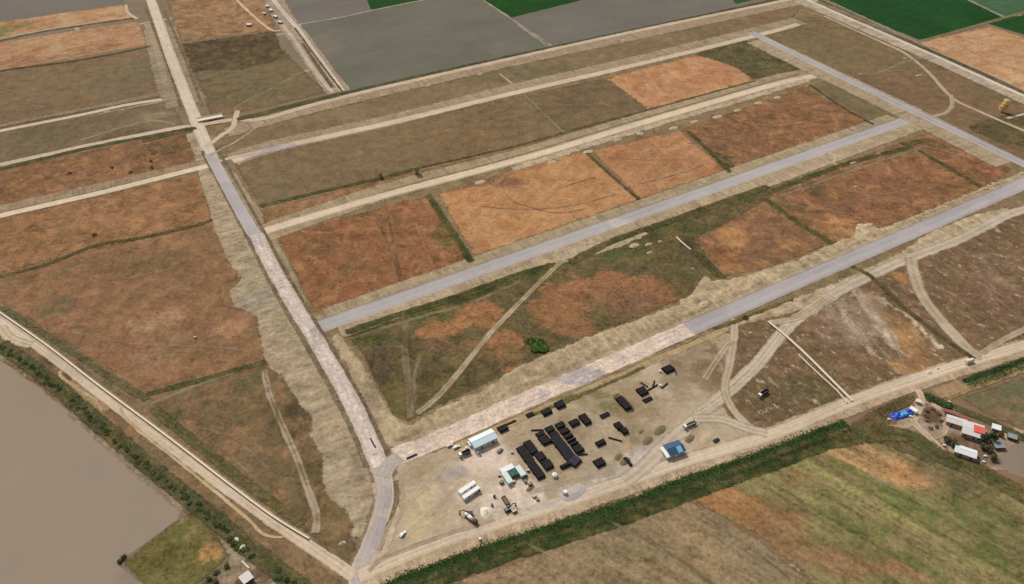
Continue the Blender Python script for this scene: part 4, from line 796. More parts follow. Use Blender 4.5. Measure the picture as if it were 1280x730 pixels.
def excavator(name, label, xy, rz, mat, arm=0.0, group=None, cat='excavator', boomm=None):
    t = thing(name, label, cat, xy, rz, group)
    for s in (-1, 1):
        bm = BB(); prism(bm, [(-1.9, .45), (-1.5, 0), (1.5, 0), (1.9, .45), (1.5, .9), (-1.5, .9)], s * 1.2 - .3, s * 1.2 + .3); link('track', bm, 'tyre', t)
    bm = BB(); box(bm, (-.4, 0, 1.6), (3.4, 2.4, 1.1)); box(bm, (-1.7, 0, 1.75), (.8, 2.5, 1.2)); u = link('upper_body', bm, mat, t, bevel=.1)
    bm = BB(); box(bm, (.7, .7, 2.3), (1.4, 1.0, 1.5)); c = link('cab', bm, mat, u, bevel=.08)
    bm = BB(); box(bm, (1.41, .7, 2.5), (.03, .8, .9)); box(bm, (.7, 1.21, 2.5), (1.0, .03, .8)); link('windows', bm, 'glass', c)
    bm = BB(); box(bm, (2.2, -.3, 3.1), (3.4, .4, .5), ry=-.75); box(bm, (4.4, -.3, 3.6), (2.6, .35, .45), ry=.5); link('boom', bm, boomm or mat, t)
    bm = BB(); box(bm, (5.7, -.3, 2.0), (.3, .3, 2.6), ry=.2); link('stick', bm, boomm or mat, t)
    bm = BB(); prism(bm, [(5.2, .9), (6.2, .9), (6.0, .2), (5.4, .1)], -.8, .2); link('bucket', bm, 'dark', t)
    return t
def heap(name, label, cat, xy, rx, ry, h, mat, group=None, rz=None, seed=0, lumps=.45):
    bm = BB(); n, m = 8, 18; rings = []
    for i in range(n + 1):
        f = i / n; row = []
        for k in range(m):
            a = 2 * math.pi * k / m
            rr = f * (1 + .22 * mnoise.noise(Vector((math.cos(a) * 1.3 + seed, math.sin(a) * 1.3, seed * .7))))
            z = h * (1 - f) ** .9 * (1 + lumps * mnoise.noise(Vector((math.cos(a) * f * 3, math.sin(a) * f * 3 + seed, 5)))) if i < n else -.1
            row.append(bm.verts.new((rr * rx * math.cos(a), rr * ry * math.sin(a), z)))
        rings.append(row)
    for i in range(n):
        for k in range(m):
            q = (rings[i][k], rings[i + 1][k], rings[i + 1][(k + 1) % m], rings[i][(k + 1) % m]); bm.faces.new(q)
    bmesh.ops.remove_doubles(bm, verts=bm.verts, dist=1e-4)
    o = link(name, bm, mat, smooth=True); move(o, xy, random.random() * 6.28 if rz is None else rz)
    return tag(o, label, cat, group)

# ------------------------------------------------------------------ foliage builders
def leaf_faces(V, F, C, c, r, col, n, size, zsq=1.0, rnd=random):
    for _ in range(n):
        while True:
            d = Vector((rnd.uniform(-1, 1), rnd.uniform(-1, 1), rnd.uniform(-1, 1)))
            if .25 < d.length < 1: break
        d = d.normalized() * d.length ** .5
        p = Vector(c) + Vector((d.x * r, d.y * r, d.z * r * zsq))
        nrm = (d + Vector((rnd.gauss(0, .6), rnd.gauss(0, .6), rnd.gauss(.4, .6)))).normalized()
        u = nrm.orthogonal().normalized(); w = nrm.cross(u); a = rnd.random() * 6.28
        u, w = u * math.cos(a) + w * math.sin(a), w * math.cos(a) - u * math.sin(a)
        s = size * rnd.uniform(.6, 1.3); k = len(V)
        V += [p + u * s, p + w * s * .7, p - u * s, p - w * s * .7]; F.append((k, k + 1, k + 2, k + 3))
        cc = np.array(col) * rnd.uniform(.65, 1.45) * np.array([rnd.uniform(.9, 1.12), 1, rnd.uniform(.85, 1.1)])
        C += [cc] * 4
def leaf_obj(name, V, F, C, parent=None):
    return mesh_obj(name, V, F, M['leaf'], np.clip(np.array(C), 0, 1), parent=parent)
def tree(name, label, xy, h, r, col, group=None, n=700, slim=False, seed=1):
    t = thing(name, label, 'tree', xy, 0, group); rn = random.Random(seed)
    bm = BB(); cyl(bm, (0, 0, -.2), (.1, .05, h * .55), .045 * h * .5 + .06, 8, .03 * h * .5)
    for i in range(5):
        a = i * 1.26 + rn.random(); z0 = h * rn.uniform(.25, .5)
        cyl(bm, (.05, .03, z0), (math.cos(a) * r * .6, math.sin(a) * r * .6, z0 + h * .25), .025 * h * .4 + .03, 6, .02)
    link('trunk', bm, 'bark', t)
    V, F, C = [], [], []; col = lin(col) * 1.5
    k = 9
    for i in range(k):
        a = rn.random() * 6.28; f = rn.random()
        rr = r * (.35 if slim else .6) * math.sqrt(rn.random()); z = h * (.3 + .55 * i / (k - 1)) if slim else h * rn.uniform(.45, .8)
        leaf_faces(V, F, C, (rr * math.cos(a), rr * math.sin(a), z), r * rn.uniform(.4, .6), np.array(col) * rn.uniform(.8, 1.2), n // k, .28 + r * .06, rnd=rn)
    leaf_obj('crown', V, F, C, t)
    return t
def bush(name, label, xy, r, h, col, group=None, n=160, seed=1):
    rn = random.Random(seed); V, F, C = [], [], []; col = lin(col) * 2.1
    for i in range(5):
        a = rn.random() * 6.28; rr = r * .55 * rn.random()
        leaf_faces(V, F, C, (rr * math.cos(a), rr * math.sin(a), h * .5 * rn.uniform(.7, 1.2)), r * rn.uniform(.45, .7), np.array(col) * rn.uniform(.8, 1.2), n // 5, .22 + r * .08, zsq=h / (2 * r), rnd=rn)
    o = leaf_obj(name, V, F, C); move(o, xy, 0); return tag(o, label, 'bush', group)
def weeds(name, px, w, col, dens, hgt, label, seed=1, off=0.0, gaps=.35, cat='weeds', size=.5, taper=True):
    """Weeds or reeds nobody could count, along a ditch: blades standing in clumps."""
    rn = random.Random(seed); V, F, C = [], [], []; c = resample(GA(px), 1.0); col = lin(col) * 1.5
    for i in range(len(c) - 1):
        d = (c[i + 1] - c[i]); L = d.length
        if L < 1e-6: continue
        d.normalize(); nr = Vector((-d.y, d.x))
        g = fbm(np.array([c[i].x * .07]), np.array([c[i].y * .07]), seed, 3)[0]
        if g < gaps: continue
        wl = w * (.55 + .9 * fbm(np.array([c[i].x * .05 + 9]), np.array([c[i].y * .05]), seed + 2, 3)[0])
        for _ in range(max(1, int(L * wl * dens + rn.random()))):
            p = c[i] + d * rn.uniform(0, L) + nr * (off + max(-1, min(1, rn.gauss(0, .42))) * wl * .5 if taper else off + rn.uniform(-.5, .5) * wl)
            z = floor_z(p.x, p.y); hh = hgt * rn.uniform(.4, 1.1)
            cl = fbm(np.array([p.x * .25]), np.array([p.y * .25]), seed + 4, 2)[0]
            cc0 = col * (.6 + .8 * cl)
            for q in range(2):
                a = rn.random() * 6.28; s = size * rn.uniform(.6, 1.3); u = Vector((math.cos(a), math.sin(a), 0)) * s
                lean = Vector((rn.gauss(0, .9), rn.gauss(0, .9), .7)) * hh; b = Vector((p.x, p.y, z - .05)); k = len(V)
                V += [b - u, b + u, b + u * .5 + lean, b - u * .5 + lean]; F.append((k, k + 1, k + 2, k + 3))
                C += [cc0 * rn.uniform(.75, 1.3)] * 4
    o = leaf_obj(name, V, F, C); return tag(o, label, cat, None, 'stuff')

A_, B_ = GRID, GRID + math.pi / 2
# ------------------------------------------------------------------ construction yard: buildings
h1 = heading((586, 549), (614, 536), 4)
gable('storage_shed', 'long shed with pale blue white pitched roof beside the gravel street', 'shed', (GZ(586, 549, 4) + GZ(621.5, 547, 4)) / 2, h1, 16.5, 8.0, 4.0, 1.2, 'pale_roof', 'cabin_wall', windows=4)
for (x, y, L, W, hh, rz, roof, lab) in [(633.8, 585.5, 8.5, 3.2, 2.8, A_, 'white', 'white topped cabin on the far side of the dark green court'), (634, 596.5, 8.5, 3.2, 2.8, B_, 'mint', 'pale green cabin on the left side of the dark green court'),
                               (650.5, 588, 8, 3.2, 2.8, B_, 'mint', 'pale green cabin on the right side of the dark green court')]:
    flatroof('site_cabin', lab, 'cabin', GZ(x, y, hh), rz, L, W, hh, roof, 'cabin_wall', 'cabins around the green court', slope=.1)
t = thing('shade_canopy', 'dark green shade net on posts between three site cabins', 'canopy', GZ(641.5, 589.5, 2.6), A_)
bm = BB(); bmesh.ops.create_grid(bm, x_segments=14, y_segments=10, size=.5, matrix=Matrix.Diagonal((7.6, 6.0, 1, 1)))
for v in bm.verts: v.co.z = 2.6 + .25 * math.sin(v.co.x * 1.7) * math.cos(v.co.y * 1.1)
bmesh.ops.solidify(bm, geom=bm.faces, thickness=.05); link('net', bm, 'green_net', t)
for sx in (-1, 1):
    for sy in (-1, 1):
        bm = BB(); cyl(bm, (sx * 3.6, sy * 2.8, 0), (sx * 3.6, sy * 2.8, 2.6), .06, 8); link('post', bm, 'greyp', t)
h2 = heading((576, 617), (593, 605.5), 2.6)
for (x, y, lab) in [(583.8, 608.7, 'long white container cabin, the farther of the side by side pair'), (588.7, 615.5, 'long white container cabin, the nearer of the side by side pair')]:
    flatroof('container_cabin', lab, 'cabin', GZ(x, y, 2.6), h2, 12.2, 2.5, 2.6, 'white', 'white', 'white container cabins', slope=.05, over=.05)
car('pickup_truck', 'white pickup parked at the end of the long white container cabins', 'pickup', G(597.5, 614), h2 + 1.57, 'white', 5.2, pickup=True)
# blue roofed building by the forked track
hb = heading((827.5, 556), (835.6, 567.5), 3.5)
t = thing('blue_roofed_building', 'building with navy and light blue roof and white lean-to beside the forked track', 'building', GZ(843, 559.5, 4), hb + math.pi / 2)
bm = BB(); box(bm, (0, 0, 1.8), (11, 8.6, 3.6)); link('wall', bm, 'cabin_wall', t)
bm = BB(); prism(bm, [(-4.8, 3.5), (0, 4.9), (4.8, 3.5), (4.8, 3.65), (0, 5.05), (-4.8, 3.65)], -5.9, 5.9)
for v in bm.verts: v.co = (v.co.y, v.co.x, v.co.z)
rf = link('roof', bm, 'navy_roof', t)
bm = BB(); box(bm, (2.2, -2.5, 4.36), (3.4, 4.4, .08), rx=.285); link('skylight', bm, 'sky_roof', rf)
bm = BB(); box(bm, (-6.4, -.2, 2.9), (3.4, 8.8, .15), ry=-.08); link('lean_to_roof', bm, 'white', t)
bm = BB(); box(bm, (-6.2, -.2, 1.4), (2.4, 8.0, 2.8)); link('lean_to_wall', bm, 'cabin_wall', t)
for k in (-3, 0, 3):
    bm = BB(); box(bm, (k, -4.32, 1.6), (1.4, .06, 1.1)); link('window', bm, 'glass', t)
flatroof('white_cabin', 'small white cabin in front of the blue roofed building', 'cabin', GZ(848, 565, 2.4), A_, 5.2, 2.4, 2.4, 'white', 'white', slope=.05)

# vehicles and plant
car('parked_car', 'white car alone on the pale ground at the left end of the yard', 'car', G(503.5, 668.5), heading((499, 673), (509, 663)), 'white', 4.8)
car('parked_van', 'white van by the left gable end of the pale blue shed', 'van', G(587, 556), B_, 'white', 5.0, van=True)
truck('tipper_truck', 'dark bodied truck with white cab left of the pale blue shed', 'truck', G(580.5, 568.5), A_ + math.pi, 'white', 'brown', 8.2, 'tipper')
car('pickup_truck', 'white pickup in front of the pale blue shed', 'pickup', G(597.5, 567), B_ + .2, 'white', 5.0, pickup=True)
car('parked_car', 'grey and white car at the right corner in front of the pale blue shed', 'car', G(625, 564), A_ + .3, 'greyp', 4.6)
car('parked_car', 'white car on the yard edge beside the gravel street', 'car', G(570.5, 559.5), A_, 'white', 4.6)
car('parked_car', 'cream car at the left entrance of the yard near the gravel street', 'car', G(562, 557.5), A_, 'cream', 4.4)
truck('mixer_truck', 'white truck with long rounded body near the reed ditch', 'truck', G(588.5, 650), heading((583, 646), (594, 654)), 'brown', 'white', 9.5, 'drum')
excavator('excavator', 'dark brown machine standing behind the white rounded truck', G(586.5, 643.5), A_ + 2.6, 'brown')
excavator('excavator', 'ochre grey digger beside the dark brown skip', G(634.5, 638), A_ + .1, 'greyp', boomm='brown')
t = thing('skip', 'dark brown open skip standing on the pale yard', 'skip', G(632, 627), B_)
bm = BB(); box(bm, (0, 0, .12), (6, 2.4, .2))
for s in (-1, 1): box(bm, (0, s * 1.25, .8), (6.2, .12, 1.5)); box(bm, (s * 3.05, 0, .8), (.12, 2.36, 1.5))
link('bin', bm, 'brown', t)
bm = BB(); box(bm, (0, 0, .9), (5.9, 2.3, .5)); link('load', bm, 'darkheap', t)
truck('flatbed_truck', 'truck with white cab and empty dark flatbed on the forked track', 'truck', G(861.5, 533), heading((869, 529), (854, 536)), 'white', 'dark', 10.0, 'frame')
truck('tipper_truck', 'truck with white cab and brown bed alone in the dry field', 'truck', G(953.5, 493.5), heading((959, 490), (948, 497)), 'white', 'brown', 9.5, 'tipper')
car('parked_car', 'dark car by the weedy mound near the forked track', 'car', G(895, 551), A_, 'dark', 4.8)
car('parked_car', 'light grey car parked among scrap right of the green court', 'car', G(656, 602), B_, 'greyp', 4.2)
heap('sand_heap', 'cream heap of sand in the middle of the yard', 'heap', G(607.5, 641), 4.6, 3.8, 2.2, 'cream', seed=3)
heap('gravel_heap', 'low grey heap of gravel by the near road', 'heap', G(716, 617), 9, 5, .9, 'gravelgrey', seed=9, rz=A_)
for i, (x, y, r, h, m, lab) in enumerate([(810, 551, 5, 1.6, 'darkheap', 'dark weedy mound nearest the yard track fork'), (825, 538, 5.5, 1.6, 'darkheap', 'dark weedy mound left of the flatbed truck'), (801, 540, 2.6, 1.2, 'darkheap', 'small dark weedy mound left of the round bare patch'),
                                       (862, 549, 4.5, 1.5, 'darkheap', 'dark mound beside the blue roofed building'), (883, 548, 7, 1.6, 'tan', 'tan mound with weeds between two dirt tracks'), (663, 611, 3.4, 1.3, 'darkheap', 'dark heap of scrap below the longest pipe stack'), (781, 577, 4.5, 1.4, 'darkheap', 'dark weedy heap beside the narrow pipe stack'), (773, 571, 3.5, 1.0, 'darkheap', 'flat weedy heap left of the narrow pipe stack'), (879, 381.5, 6, 1.6, 'tan', 'brown heap on the spoil bank above the start of the asphalt')]):
    heap('earth_mound', lab, 'mound', G(x, y), r, r * .55, h * .5, m, rz=A_ + .3, seed=i * 2.3)
t = thing('water_tank', 'white domed water tank below the long pipe stacks', 'tank', G(693.3, 595.5))
bm = BB(); cyl(bm, (0, 0, 0), (0, 0, 1.8), 1.7, 20); bmesh.ops.create_uvsphere(bm, u_segments=20, v_segments=8, radius=1.7, matrix=Matrix.Translation((0, 0, 1.8)) @ Matrix.Diagonal((1, 1, .35, 1))); link('tank_body', bm, 'white', t, smooth=False)
bm = BB(); cyl(bm, (0, 0, 2.3), (0, 0, 2.55), .35, 12); link('lid', bm, 'greyp', t)
t = thing('water_tank', 'small white tank standing on the grey gravel by the near road', 'tank', G(706.5, 617.5))
bm = BB(); cyl(bm, (0, 0, .4), (0, 0, 2.6), 1.2, 18); link('tank_body', bm, 'white', t); bm = BB(); box(bm, (0, 0, .2), (2.6, 2.6, .4)); link('base', bm, 'dark', t)
t = thing('water_tank', 'pale rounded tank lying at the roadside beside the wide track mouth', 'tank', G(1210.5, 453.5), heading((1204, 455), (1217, 451)))
bm = BB(); cyl(bm, (-3.2, 0, 1.6), (3.2, 0, 1.6), 1.5, 18); bmesh.ops.create_uvsphere(bm, u_segments=16, v_segments=8, radius=1.5, matrix=Matrix.Translation((3.2, 0, 1.6)) @ Matrix.Diagonal((.4, 1, 1, 1))); link('tank_body', bm, 'pale_concrete', t)
bm = BB(); box(bm, (-2, 0, .25), (.5, 2.4, .5)); box(bm, (2, 0, .25), (.5, 2.4, .5)); link('saddle', bm, 'concrete', t)
for x, y, m, lab in [(618, 621.5, 'plum', 'small purple barrel on the pale yard'), (615, 632, 'greyp', 'small grey drum behind the cream sand heap'), (600, 675, 'white', 'small white marker drum at the edge of the reeds'), (825, 483, 'white', 'white drum among the loose pipes'), (824.5, 465, 'white', 'white drum left of the farthest pipe stack'), (660, 589, 'timber', 'timber crate right of the green court'), (583, 561, 'white', 'white drum left of the parked van')]:
    o = thing('barrel' if m != 'timber' else 'crate', lab, 'barrel' if m != 'timber' else 'crate', G(x, y))
    bm = BB()
    if m == 'timber': box(bm, (0, 0, .7), (1.8, 1.4, 1.4)); link('panel', bm, m, o); bm = BB(); box(bm, (0, 0, 1.44), (1.9, 1.5, .08)); link('lid', bm, 'concrete', o)
    else:
        cyl(bm, (0, 0, 0), (0, 0, 1.6), .8, 14); link('drum_body', bm, m, o, bevel=.05); bm = BB(); cyl(bm, (0, 0, 1.6), (0, 0, 1.68), .6, 12); link('lid', bm, m, o)

# pipe stacks: every pipe is a part
pm = BB(); R_ = .52
_seg = 12
ro = [[pm.verts.new((sx * .5, R_ * math.cos(2 * math.pi * k / _seg), R_ * math.sin(2 * math.pi * k / _seg))) for k in range(_seg)] for sx in (-1, 1)]
ri = [[pm.verts.new((sx * .5, .86 * R_ * math.cos(2 * math.pi * k / _seg), .86 * R_ * math.sin(2 * math.pi * k / _seg))) for k in range(_seg)] for sx in (-1, 1)]
for k in range(_seg):
    j = (k + 1) % _seg
    pm.faces.new((ro[0][k], ro[1][k], ro[1][j], ro[0][j])); pm.faces.new((ri[0][k], ri[0][j], ri[1][j], ri[1][k]))
    for e, fl in ((0, 1), (1, -1)): pm.faces.new((ro[e][k], ro[e][j], ri[e][j], ri[e][k]))
pme = {}
bmesh.ops.recalc_face_normals(pm, faces=pm.faces)
for k in ('pipe', 'pipe_blue', 'plum'):
    me = bpy.data.meshes.new('pipe'); pm.to_mesh(me); me.materials.append(M[k]); pme[k] = me
pm.free()
def pipe_stack(x, y, L, W, layers, label, mat='pipe', rz=0.0, h=1.2):
    t = thing('pipe_stack', label, 'pipe stack', GZ(x, y, h * .6), B_ + rz, 'stacks of black pipes in the yard')
    n = max(1, round(L / 1.06)); z = .62
    for l in range(layers):
        for i in range(n - l):
            p = bpy.data.objects.new('pipe', pme[mat]); COL.objects.link(p); p.parent = t
            p.location = (-(n - 1 - l) * .53 + i * 1.06 + random.uniform(-.02, .02), random.uniform(-.25, .25), z + l * .92); p.rotation_euler = (0, 0, math.pi / 2 + random.uniform(-.015, .015)); p.scale = (W, 1, 1)
    bm = BB()
    for s in (-1, 1): box(bm, (0, s * W * .3, .05), (n * 1.06, .15, .1))
    link('bearer', bm, 'timber', t)
for a in [(663, 578, 31, 6, 2, 'longest stack of black pipes, nearest the dark green court'), (663.3, 559.3, 12, 5.6, 2, 'black pipe stack alongside the far half of the longest stack'), (675.5, 571, 8.5, 6, 2, 'black pipe stack alongside the middle of the longest stack'), (684, 581, 8.5, 6.6, 2, 'black pipe stack alongside the near end of the longest stack'),
          (675.5, 543.2, 4, 6, 2, 'small black pipe stack at the far left corner of the central block'), (681, 550.3, 8, 7, 2, 'black pipe stack forming the near left corner of the central block'), (687, 537, 5.4, 6, 2, 'far end stack in the middle row of the central block'), (693, 544.2, 6, 6, 2, 'second stack from the far end in the middle row of the central block'),
          (700, 532, 6, 6.6, 2, 'far end stack in the right row of the central block'), (706, 539.5, 4.6, 6.6, 2, 'second stack from the far end in the right row of the central block'), (710.6, 545.6, 3.8, 6.4, 2, 'third stack from the far end in the right row of the central block'), (714.6, 550.8, 2.6, 6.4, 2, 'fourth stack from the far end in the right row of the central block'), (718, 555, 2.6, 6.4, 2, 'fifth stack from the far end in the right row of the central block'), (722.5, 561.5, 6.4, 6.4, 2, 'near end stack in the right row of the central block'),
          (717.7, 528.6, 5.6, 7, 2, 'smaller of the two touching stacks behind the central block'), (731, 524.6, 10.5, 5.6, 2, 'larger of the two touching stacks behind the central block'), (755.7, 519, 3.6, 7.4, 1, 'small flat pipe stack right of the two touching stacks'), (773, 532.6, 6.6, 5, 2, 'left one of the pair of small stacks beside the curved wheel track'), (780.4, 539, 6, 4.6, 2, 'right one of the pair of small stacks beside the curved wheel track'),
          (750.4, 553.8, 4.6, 7, 2, 'lone pipe stack right of the central block'), (749, 578.4, 7, 7, 2, 'lone pipe stack nearest the near road'), (662.5, 518, 3.8, 6, 1, 'smallest of three stacks lined up beside the gravel street'), (683, 515, 6, 7.4, 2, 'middle of three stacks lined up beside the gravel street'), (699.5, 506, 7, 7, 2, 'right end of three stacks lined up beside the gravel street'),
          (835, 461.6, 7, 8, 2, 'farthest pipe stack, alone toward the dry field'), (802.5, 489.3, 8, 7, 2, 'pipe stack beside the scattered loose pipes'), (809.3, 499.3, 3.8, 7.4, 1, 'low pipe stack just below the one beside the loose pipes'), (779, 504.2, 13.5, 5.4, 2, 'long lone pipe stack between the gravel street and the curved wheel track'), (628.5, 535.8, 6, 7, 2, 'pipe stack touching the right end of the pale blue shed'),
          (706.5, 582, 3.6, 7.6, 2, 'short stack lying left of the purple pipe pile'), (785, 577, 8, 2.2, 1, 'narrow pipe stack among weeds beside the yard track')]:
    pipe_stack(a[0], a[1], a[2] * .93, a[3] * .92, a[4], a[5])
pipe_stack(705, 562.3, 24, 6.8, 2, 'long blue black pipe stack at the near end of the middle row', 'pipe_blue')
pipe_stack(718.5, 577, 6, 7, 2, 'pile of purple and black pipes at the near end of the central block', 'plum', .3)
for x, y, L, rz, lab in [(816, 484.8, 9, A_ + .1, 'single pipe lying right of the stack beside the white drum'), (805, 481.3, 6, B_ + .3, 'single pipe lying steeply left of the white drum'), (817, 479.5, 5, B_ - .9, 'single short pipe behind the white drum'), (830.6, 482.6, 7, A_ + .25, 'single thick pipe right of the white drum'), (637.5, 529.3, 9, A_, 'single long pipe behind the stack touching the shed'), (671.6, 538.2, 8, 0.05, 'single thin pipe at the far left of the central block'), (728.5, 568.6, 6, 0.1, 'single pipe sticking out right of the central block'), (769, 549.8, 9, -.35, 'single pipe lying right of the lone stack beyond the central block'), (515, 571, 7, A_, 'single dark pipe lying at the street junction edge'), (466, 554, 8, B_, 'single dark pipe lying along the first street near the junction'), (844, 464, 6, B_ - .4, 'single pipe lying right of the farthest stack')]:
    bm = BB(); cyl(bm, (-L / 2, 0, .5), (L / 2, 0, .5), .48, 12); cyl(bm, (-L / 2 - .12, 0, .5), (-L / 2 + .3, 0, .5), .56, 12)
    o = link('loose_pipe', bm, 'pipe', smooth=False); move(o, G(x, y), rz); tag(o, lab, 'pipe', 'loose single pipes')
# scrap beside the cabins
for i, (x, y, w, d, h, m, lab) in enumerate([(642, 603, 2, 1.4, 1.2, 'rust', 'rusty red scrap box below the green court'), (627, 604, 2.4, 2, 1.6, 'dark', 'dark generator at the left corner of the green court'), (624, 595, 1.6, 1.2, 1.3, 'rust', 'reddish box left of the green court'), (657, 595, 2.2, 1.6, 1.2, 'brown', 'brown box between the green court and the longest pipe stack'), (668, 621, 2.4, 1.6, 1.2, 'timber', 'timber box on the pale yard below the longest pipe stack'), (672, 625, 2, 1.6, 1, 'greyp', 'grey box beside the timber box on the pale yard'), (643, 640, 3, 2, 1.6, 'brown', 'brown box right of the ochre grey digger'), (663, 606, 2.6, 1.6, 1.4, 'brown', 'brown crate beside the dark heap of scrap'), (640, 566, 1.6, 1.2, 1, 'darkheap', 'dark box behind the far end of the longest pipe stack')]):
    o = thing('scrap_box', lab, 'box', G(x, y), A_ + .4 * math.sin(i * 2.1))
    bm = BB(); box(bm, (0, 0, h / 2), (w, d, h)); link('box_body', bm, m, o, bevel=.06)
    bm = BB(); box(bm, (0, 0, h + .04), (w + .1, d + .1, .08)); link('lid', bm, 'greyp' if i % 2 else 'concrete', o)

# ------------------------------------------------------------------ farm
hf = heading((1186, 518), (1209, 525), 4)
ra, rb = GZ(1184.5, 522, 3.6), GZ(1208, 529, 3.6)
t = gable('farm_house', 'long low house wing with pale grey roof beside the red brown strip roof', 'house', (ra + rb) / 2, hf, (rb - ra).length + .5, 6.4, 3.2, .7, 'grey_roof', 'wall', windows=3)
ctr = (GZ(1209, 526, 4) + GZ(1230, 532, 4) + GZ(1224.5, 549, 4) + GZ(1203.5, 539, 4)) / 4
t = thing('main_house', 'wide pale roofed house with a red roof section near its corner', 'house', ctr, hf)
bm = BB(); box(bm, (0, 0, 1.9), (12.4, 11.6, 3.8)); link('wall', bm, 'wall', t)
bm = BB(); prism(bm, [(-6.4, 3.6), (0, 4.7), (6.4, 3.6), (6.4, 3.75), (0, 4.85), (-6.4, 3.75)], -6.6, 6.6)
for v in bm.verts: v.co = (v.co.y, v.co.x, v.co.z)
rf = link('roof', bm, 'grey_roof', t)
bm = BB(); box(bm, (3.2, .3, 4.92), (6.4, 6.2, .16)); o = link('red_roof_section', bm, 'red_roof', rf); o['label'] = 'bright red roof section'
bm = BB(); box(bm, (1, -5.83, 1.05), (1, .06, 2.1)); link('door', bm, 'brown', t)
for k in (-4, 4):
    bm = BB(); box(bm, (k, -5.83, 1.7), (1.4, .06, 1.1)); link('window', bm, 'glass', t)
hg = heading((1200, 557), (1222, 564.4), 4)
gable('barn', 'white roofed barn nearest the camera in the farm yard', 'barn', (GZ(1196, 562.5, 3.6) + GZ(1220.5, 565, 3.6)) / 2 + Vector((-.3, .2)), hg, 12.2, 6.6, 3.2, .9, 'white_roof', 'wall', windows=2)
hr = heading((1184, 513), (1210, 523), 2)
t = thing('lean_to_shelter', 'narrow red brown strip roof along the farm hedge', 'shelter', GZ(1197, 518.5, 2.4), hr)
bm = BB(); box(bm, (0, 0, 2.4), (18, 2.6, .12), rx=.12); link('roof', bm, 'rust', t)
for k in range(6):
    bm = BB(); cyl(bm, (-8 + k * 3.2, -1, 0), (-8 + k * 3.2, -1, 2.3), .07, 6); link('post', bm, 'timber', t)
bm = BB(); box(bm, (0, 1.1, 1.2), (17.6, .15, 2.4)); link('back_wall', bm, 'brick', t)
flatroof('farm_shed', 'small white shed right of the red roofed house', 'shed', GZ(1246, 533.5, 2.6), hf, 5, 4, 2.6, 'white', 'wall', slope=.4)
flatroof('farm_shed', 'low blue grey shed behind the dark green trees', 'shed', GZ(1249, 556, 2.4), hf + .5, 6.4, 4.5, 2.4, 'bluegrey_roof', 'brick', slope=.3)
flatroof('farm_shed', 'grey shed beside the hedge at the far right of the farm', 'shed', GZ(1266, 545, 2.4), hf, 5, 3.6, 2.4, 'bluegrey_roof', 'brick', slope=.3)
flatroof('farm_shed', 'small white hut right of the blue tarpaulin heap', 'hut', GZ(1142, 511.7, 2.4), heading((1138, 509), (1146, 514)), 4.6, 2.8, 2.4, 'white', 'white', slope=.1)
flatroof('gate_hut', 'tiny cream hut at the mouth of the farm drive', 'hut', GZ(1148, 501.5, 2), hf, 3.2, 2.4, 2.2, 'pale_concrete', 'pale_concrete', slope=.1)
# blue tarpaulin heap
ht = heading((1112, 523), (1142, 514))
t = thing('tarpaulin_heap', 'long lumpy heap covered with bright blue tarpaulin near the farm drive', 'tarpaulin', G(1127.5, 518.5), ht)
def lump(L, W, h, seed, x0=0, y0=0, z0=0):
    bm = BB(); bmesh.ops.create_grid(bm, x_segments=34, y_segments=16, size=.5, matrix=Matrix.Diagonal((L, W, 1, 1)))
    for v in bm.verts:
        u, w = v.co.x / L * 2, v.co.y / W * 2
        e = max(0, 1 - abs(u) ** 5) * max(0, 1 - abs(w) ** 4)
        v.co.z = z0 + h * e ** .6 * (.75 + .6 * mnoise.noise(Vector((v.co.x * .35 + seed, v.co.y * .5, seed)))); k = 1 + .12 * mnoise.noise(Vector((v.co.x * .3, v.co.y * .3, seed + 4))); v.co.x = x0 + v.co.x * k; v.co.y = y0 + v.co.y * k
    return bm
link('tarpaulin', lump(16.5, 6.2, 1.9, 2), 'blue_tarp', t, smooth=True)
o = link('tarpaulin_patch', lump(6, 4.6, 1.2, 7, .8, 0, .95), 'cyan_tarp', t, smooth=True); o['label'] = 'light blue sheet across the middle'
for x, y, lab in [(1110.5, 525, 'cream feed sack pile at the left end of the blue tarpaulin'), (1137.5, 521.5, 'small white box at the right end of the blue tarpaulin'), (1186, 503, 'pale block by the end of the red brown strip roof'), (1180, 557.5, 'pale block left of the white roofed barn'), (1231, 571, 'white block right of the barn'), (1229, 578, 'cream block nearest the camera right of the barn'), (1250, 538, 'cream block beside the small white shed')]:
    o = thing('stone_block', lab, 'block', G(x, y), hf); bm = BB(); box(bm, (0, 0, .5), (1.8, 1.3, 1.0)); link('block_body', bm, 'pale_concrete', o, bevel=.12); bm = BB(); box(bm, (.1, 0, 1.12), (1.4, 1.0, .24)); link('cap_slab', bm, 'white', o, bevel=.05)
# trees of the farm
for i, (x, y, h, r, c, lab) in enumerate([(1229, 552, 7, 3.6, (50, 66, 44), 'dark green tree beside the wide pale roofed house'), (1238, 551, 7.5, 3.6, (48, 64, 42), 'dark green tree next to the low blue grey shed'), (1190, 556, 4.5, 3.4, (84, 80, 62), 'grey green tree at the left end of the barn'), (1182, 552, 3.5, 2.4, (86, 80, 62), 'small grey green tree at the bend of the farm drive'), (1234, 563, 4.5, 3.2, (92, 88, 70), 'grey olive tree between the barn and the mud pond'), (1227, 560, 3.6, 2.2, (88, 86, 66), 'small grey olive tree behind the barn'), (1195, 561, 3.8, 2.2, (82, 76, 60), 'small grey green tree touching the barn wall'), (1241, 575, 3.8, 2.6, (84, 88, 52), 'small green tree at the corner of the mud pond'), (1250, 545, 3, 1.8, (96, 84, 52), 'yellow green tree below the small white shed')]):
    tree('farm_tree', lab, G(x, y), h, r, c, None, 700, seed=40 + i)
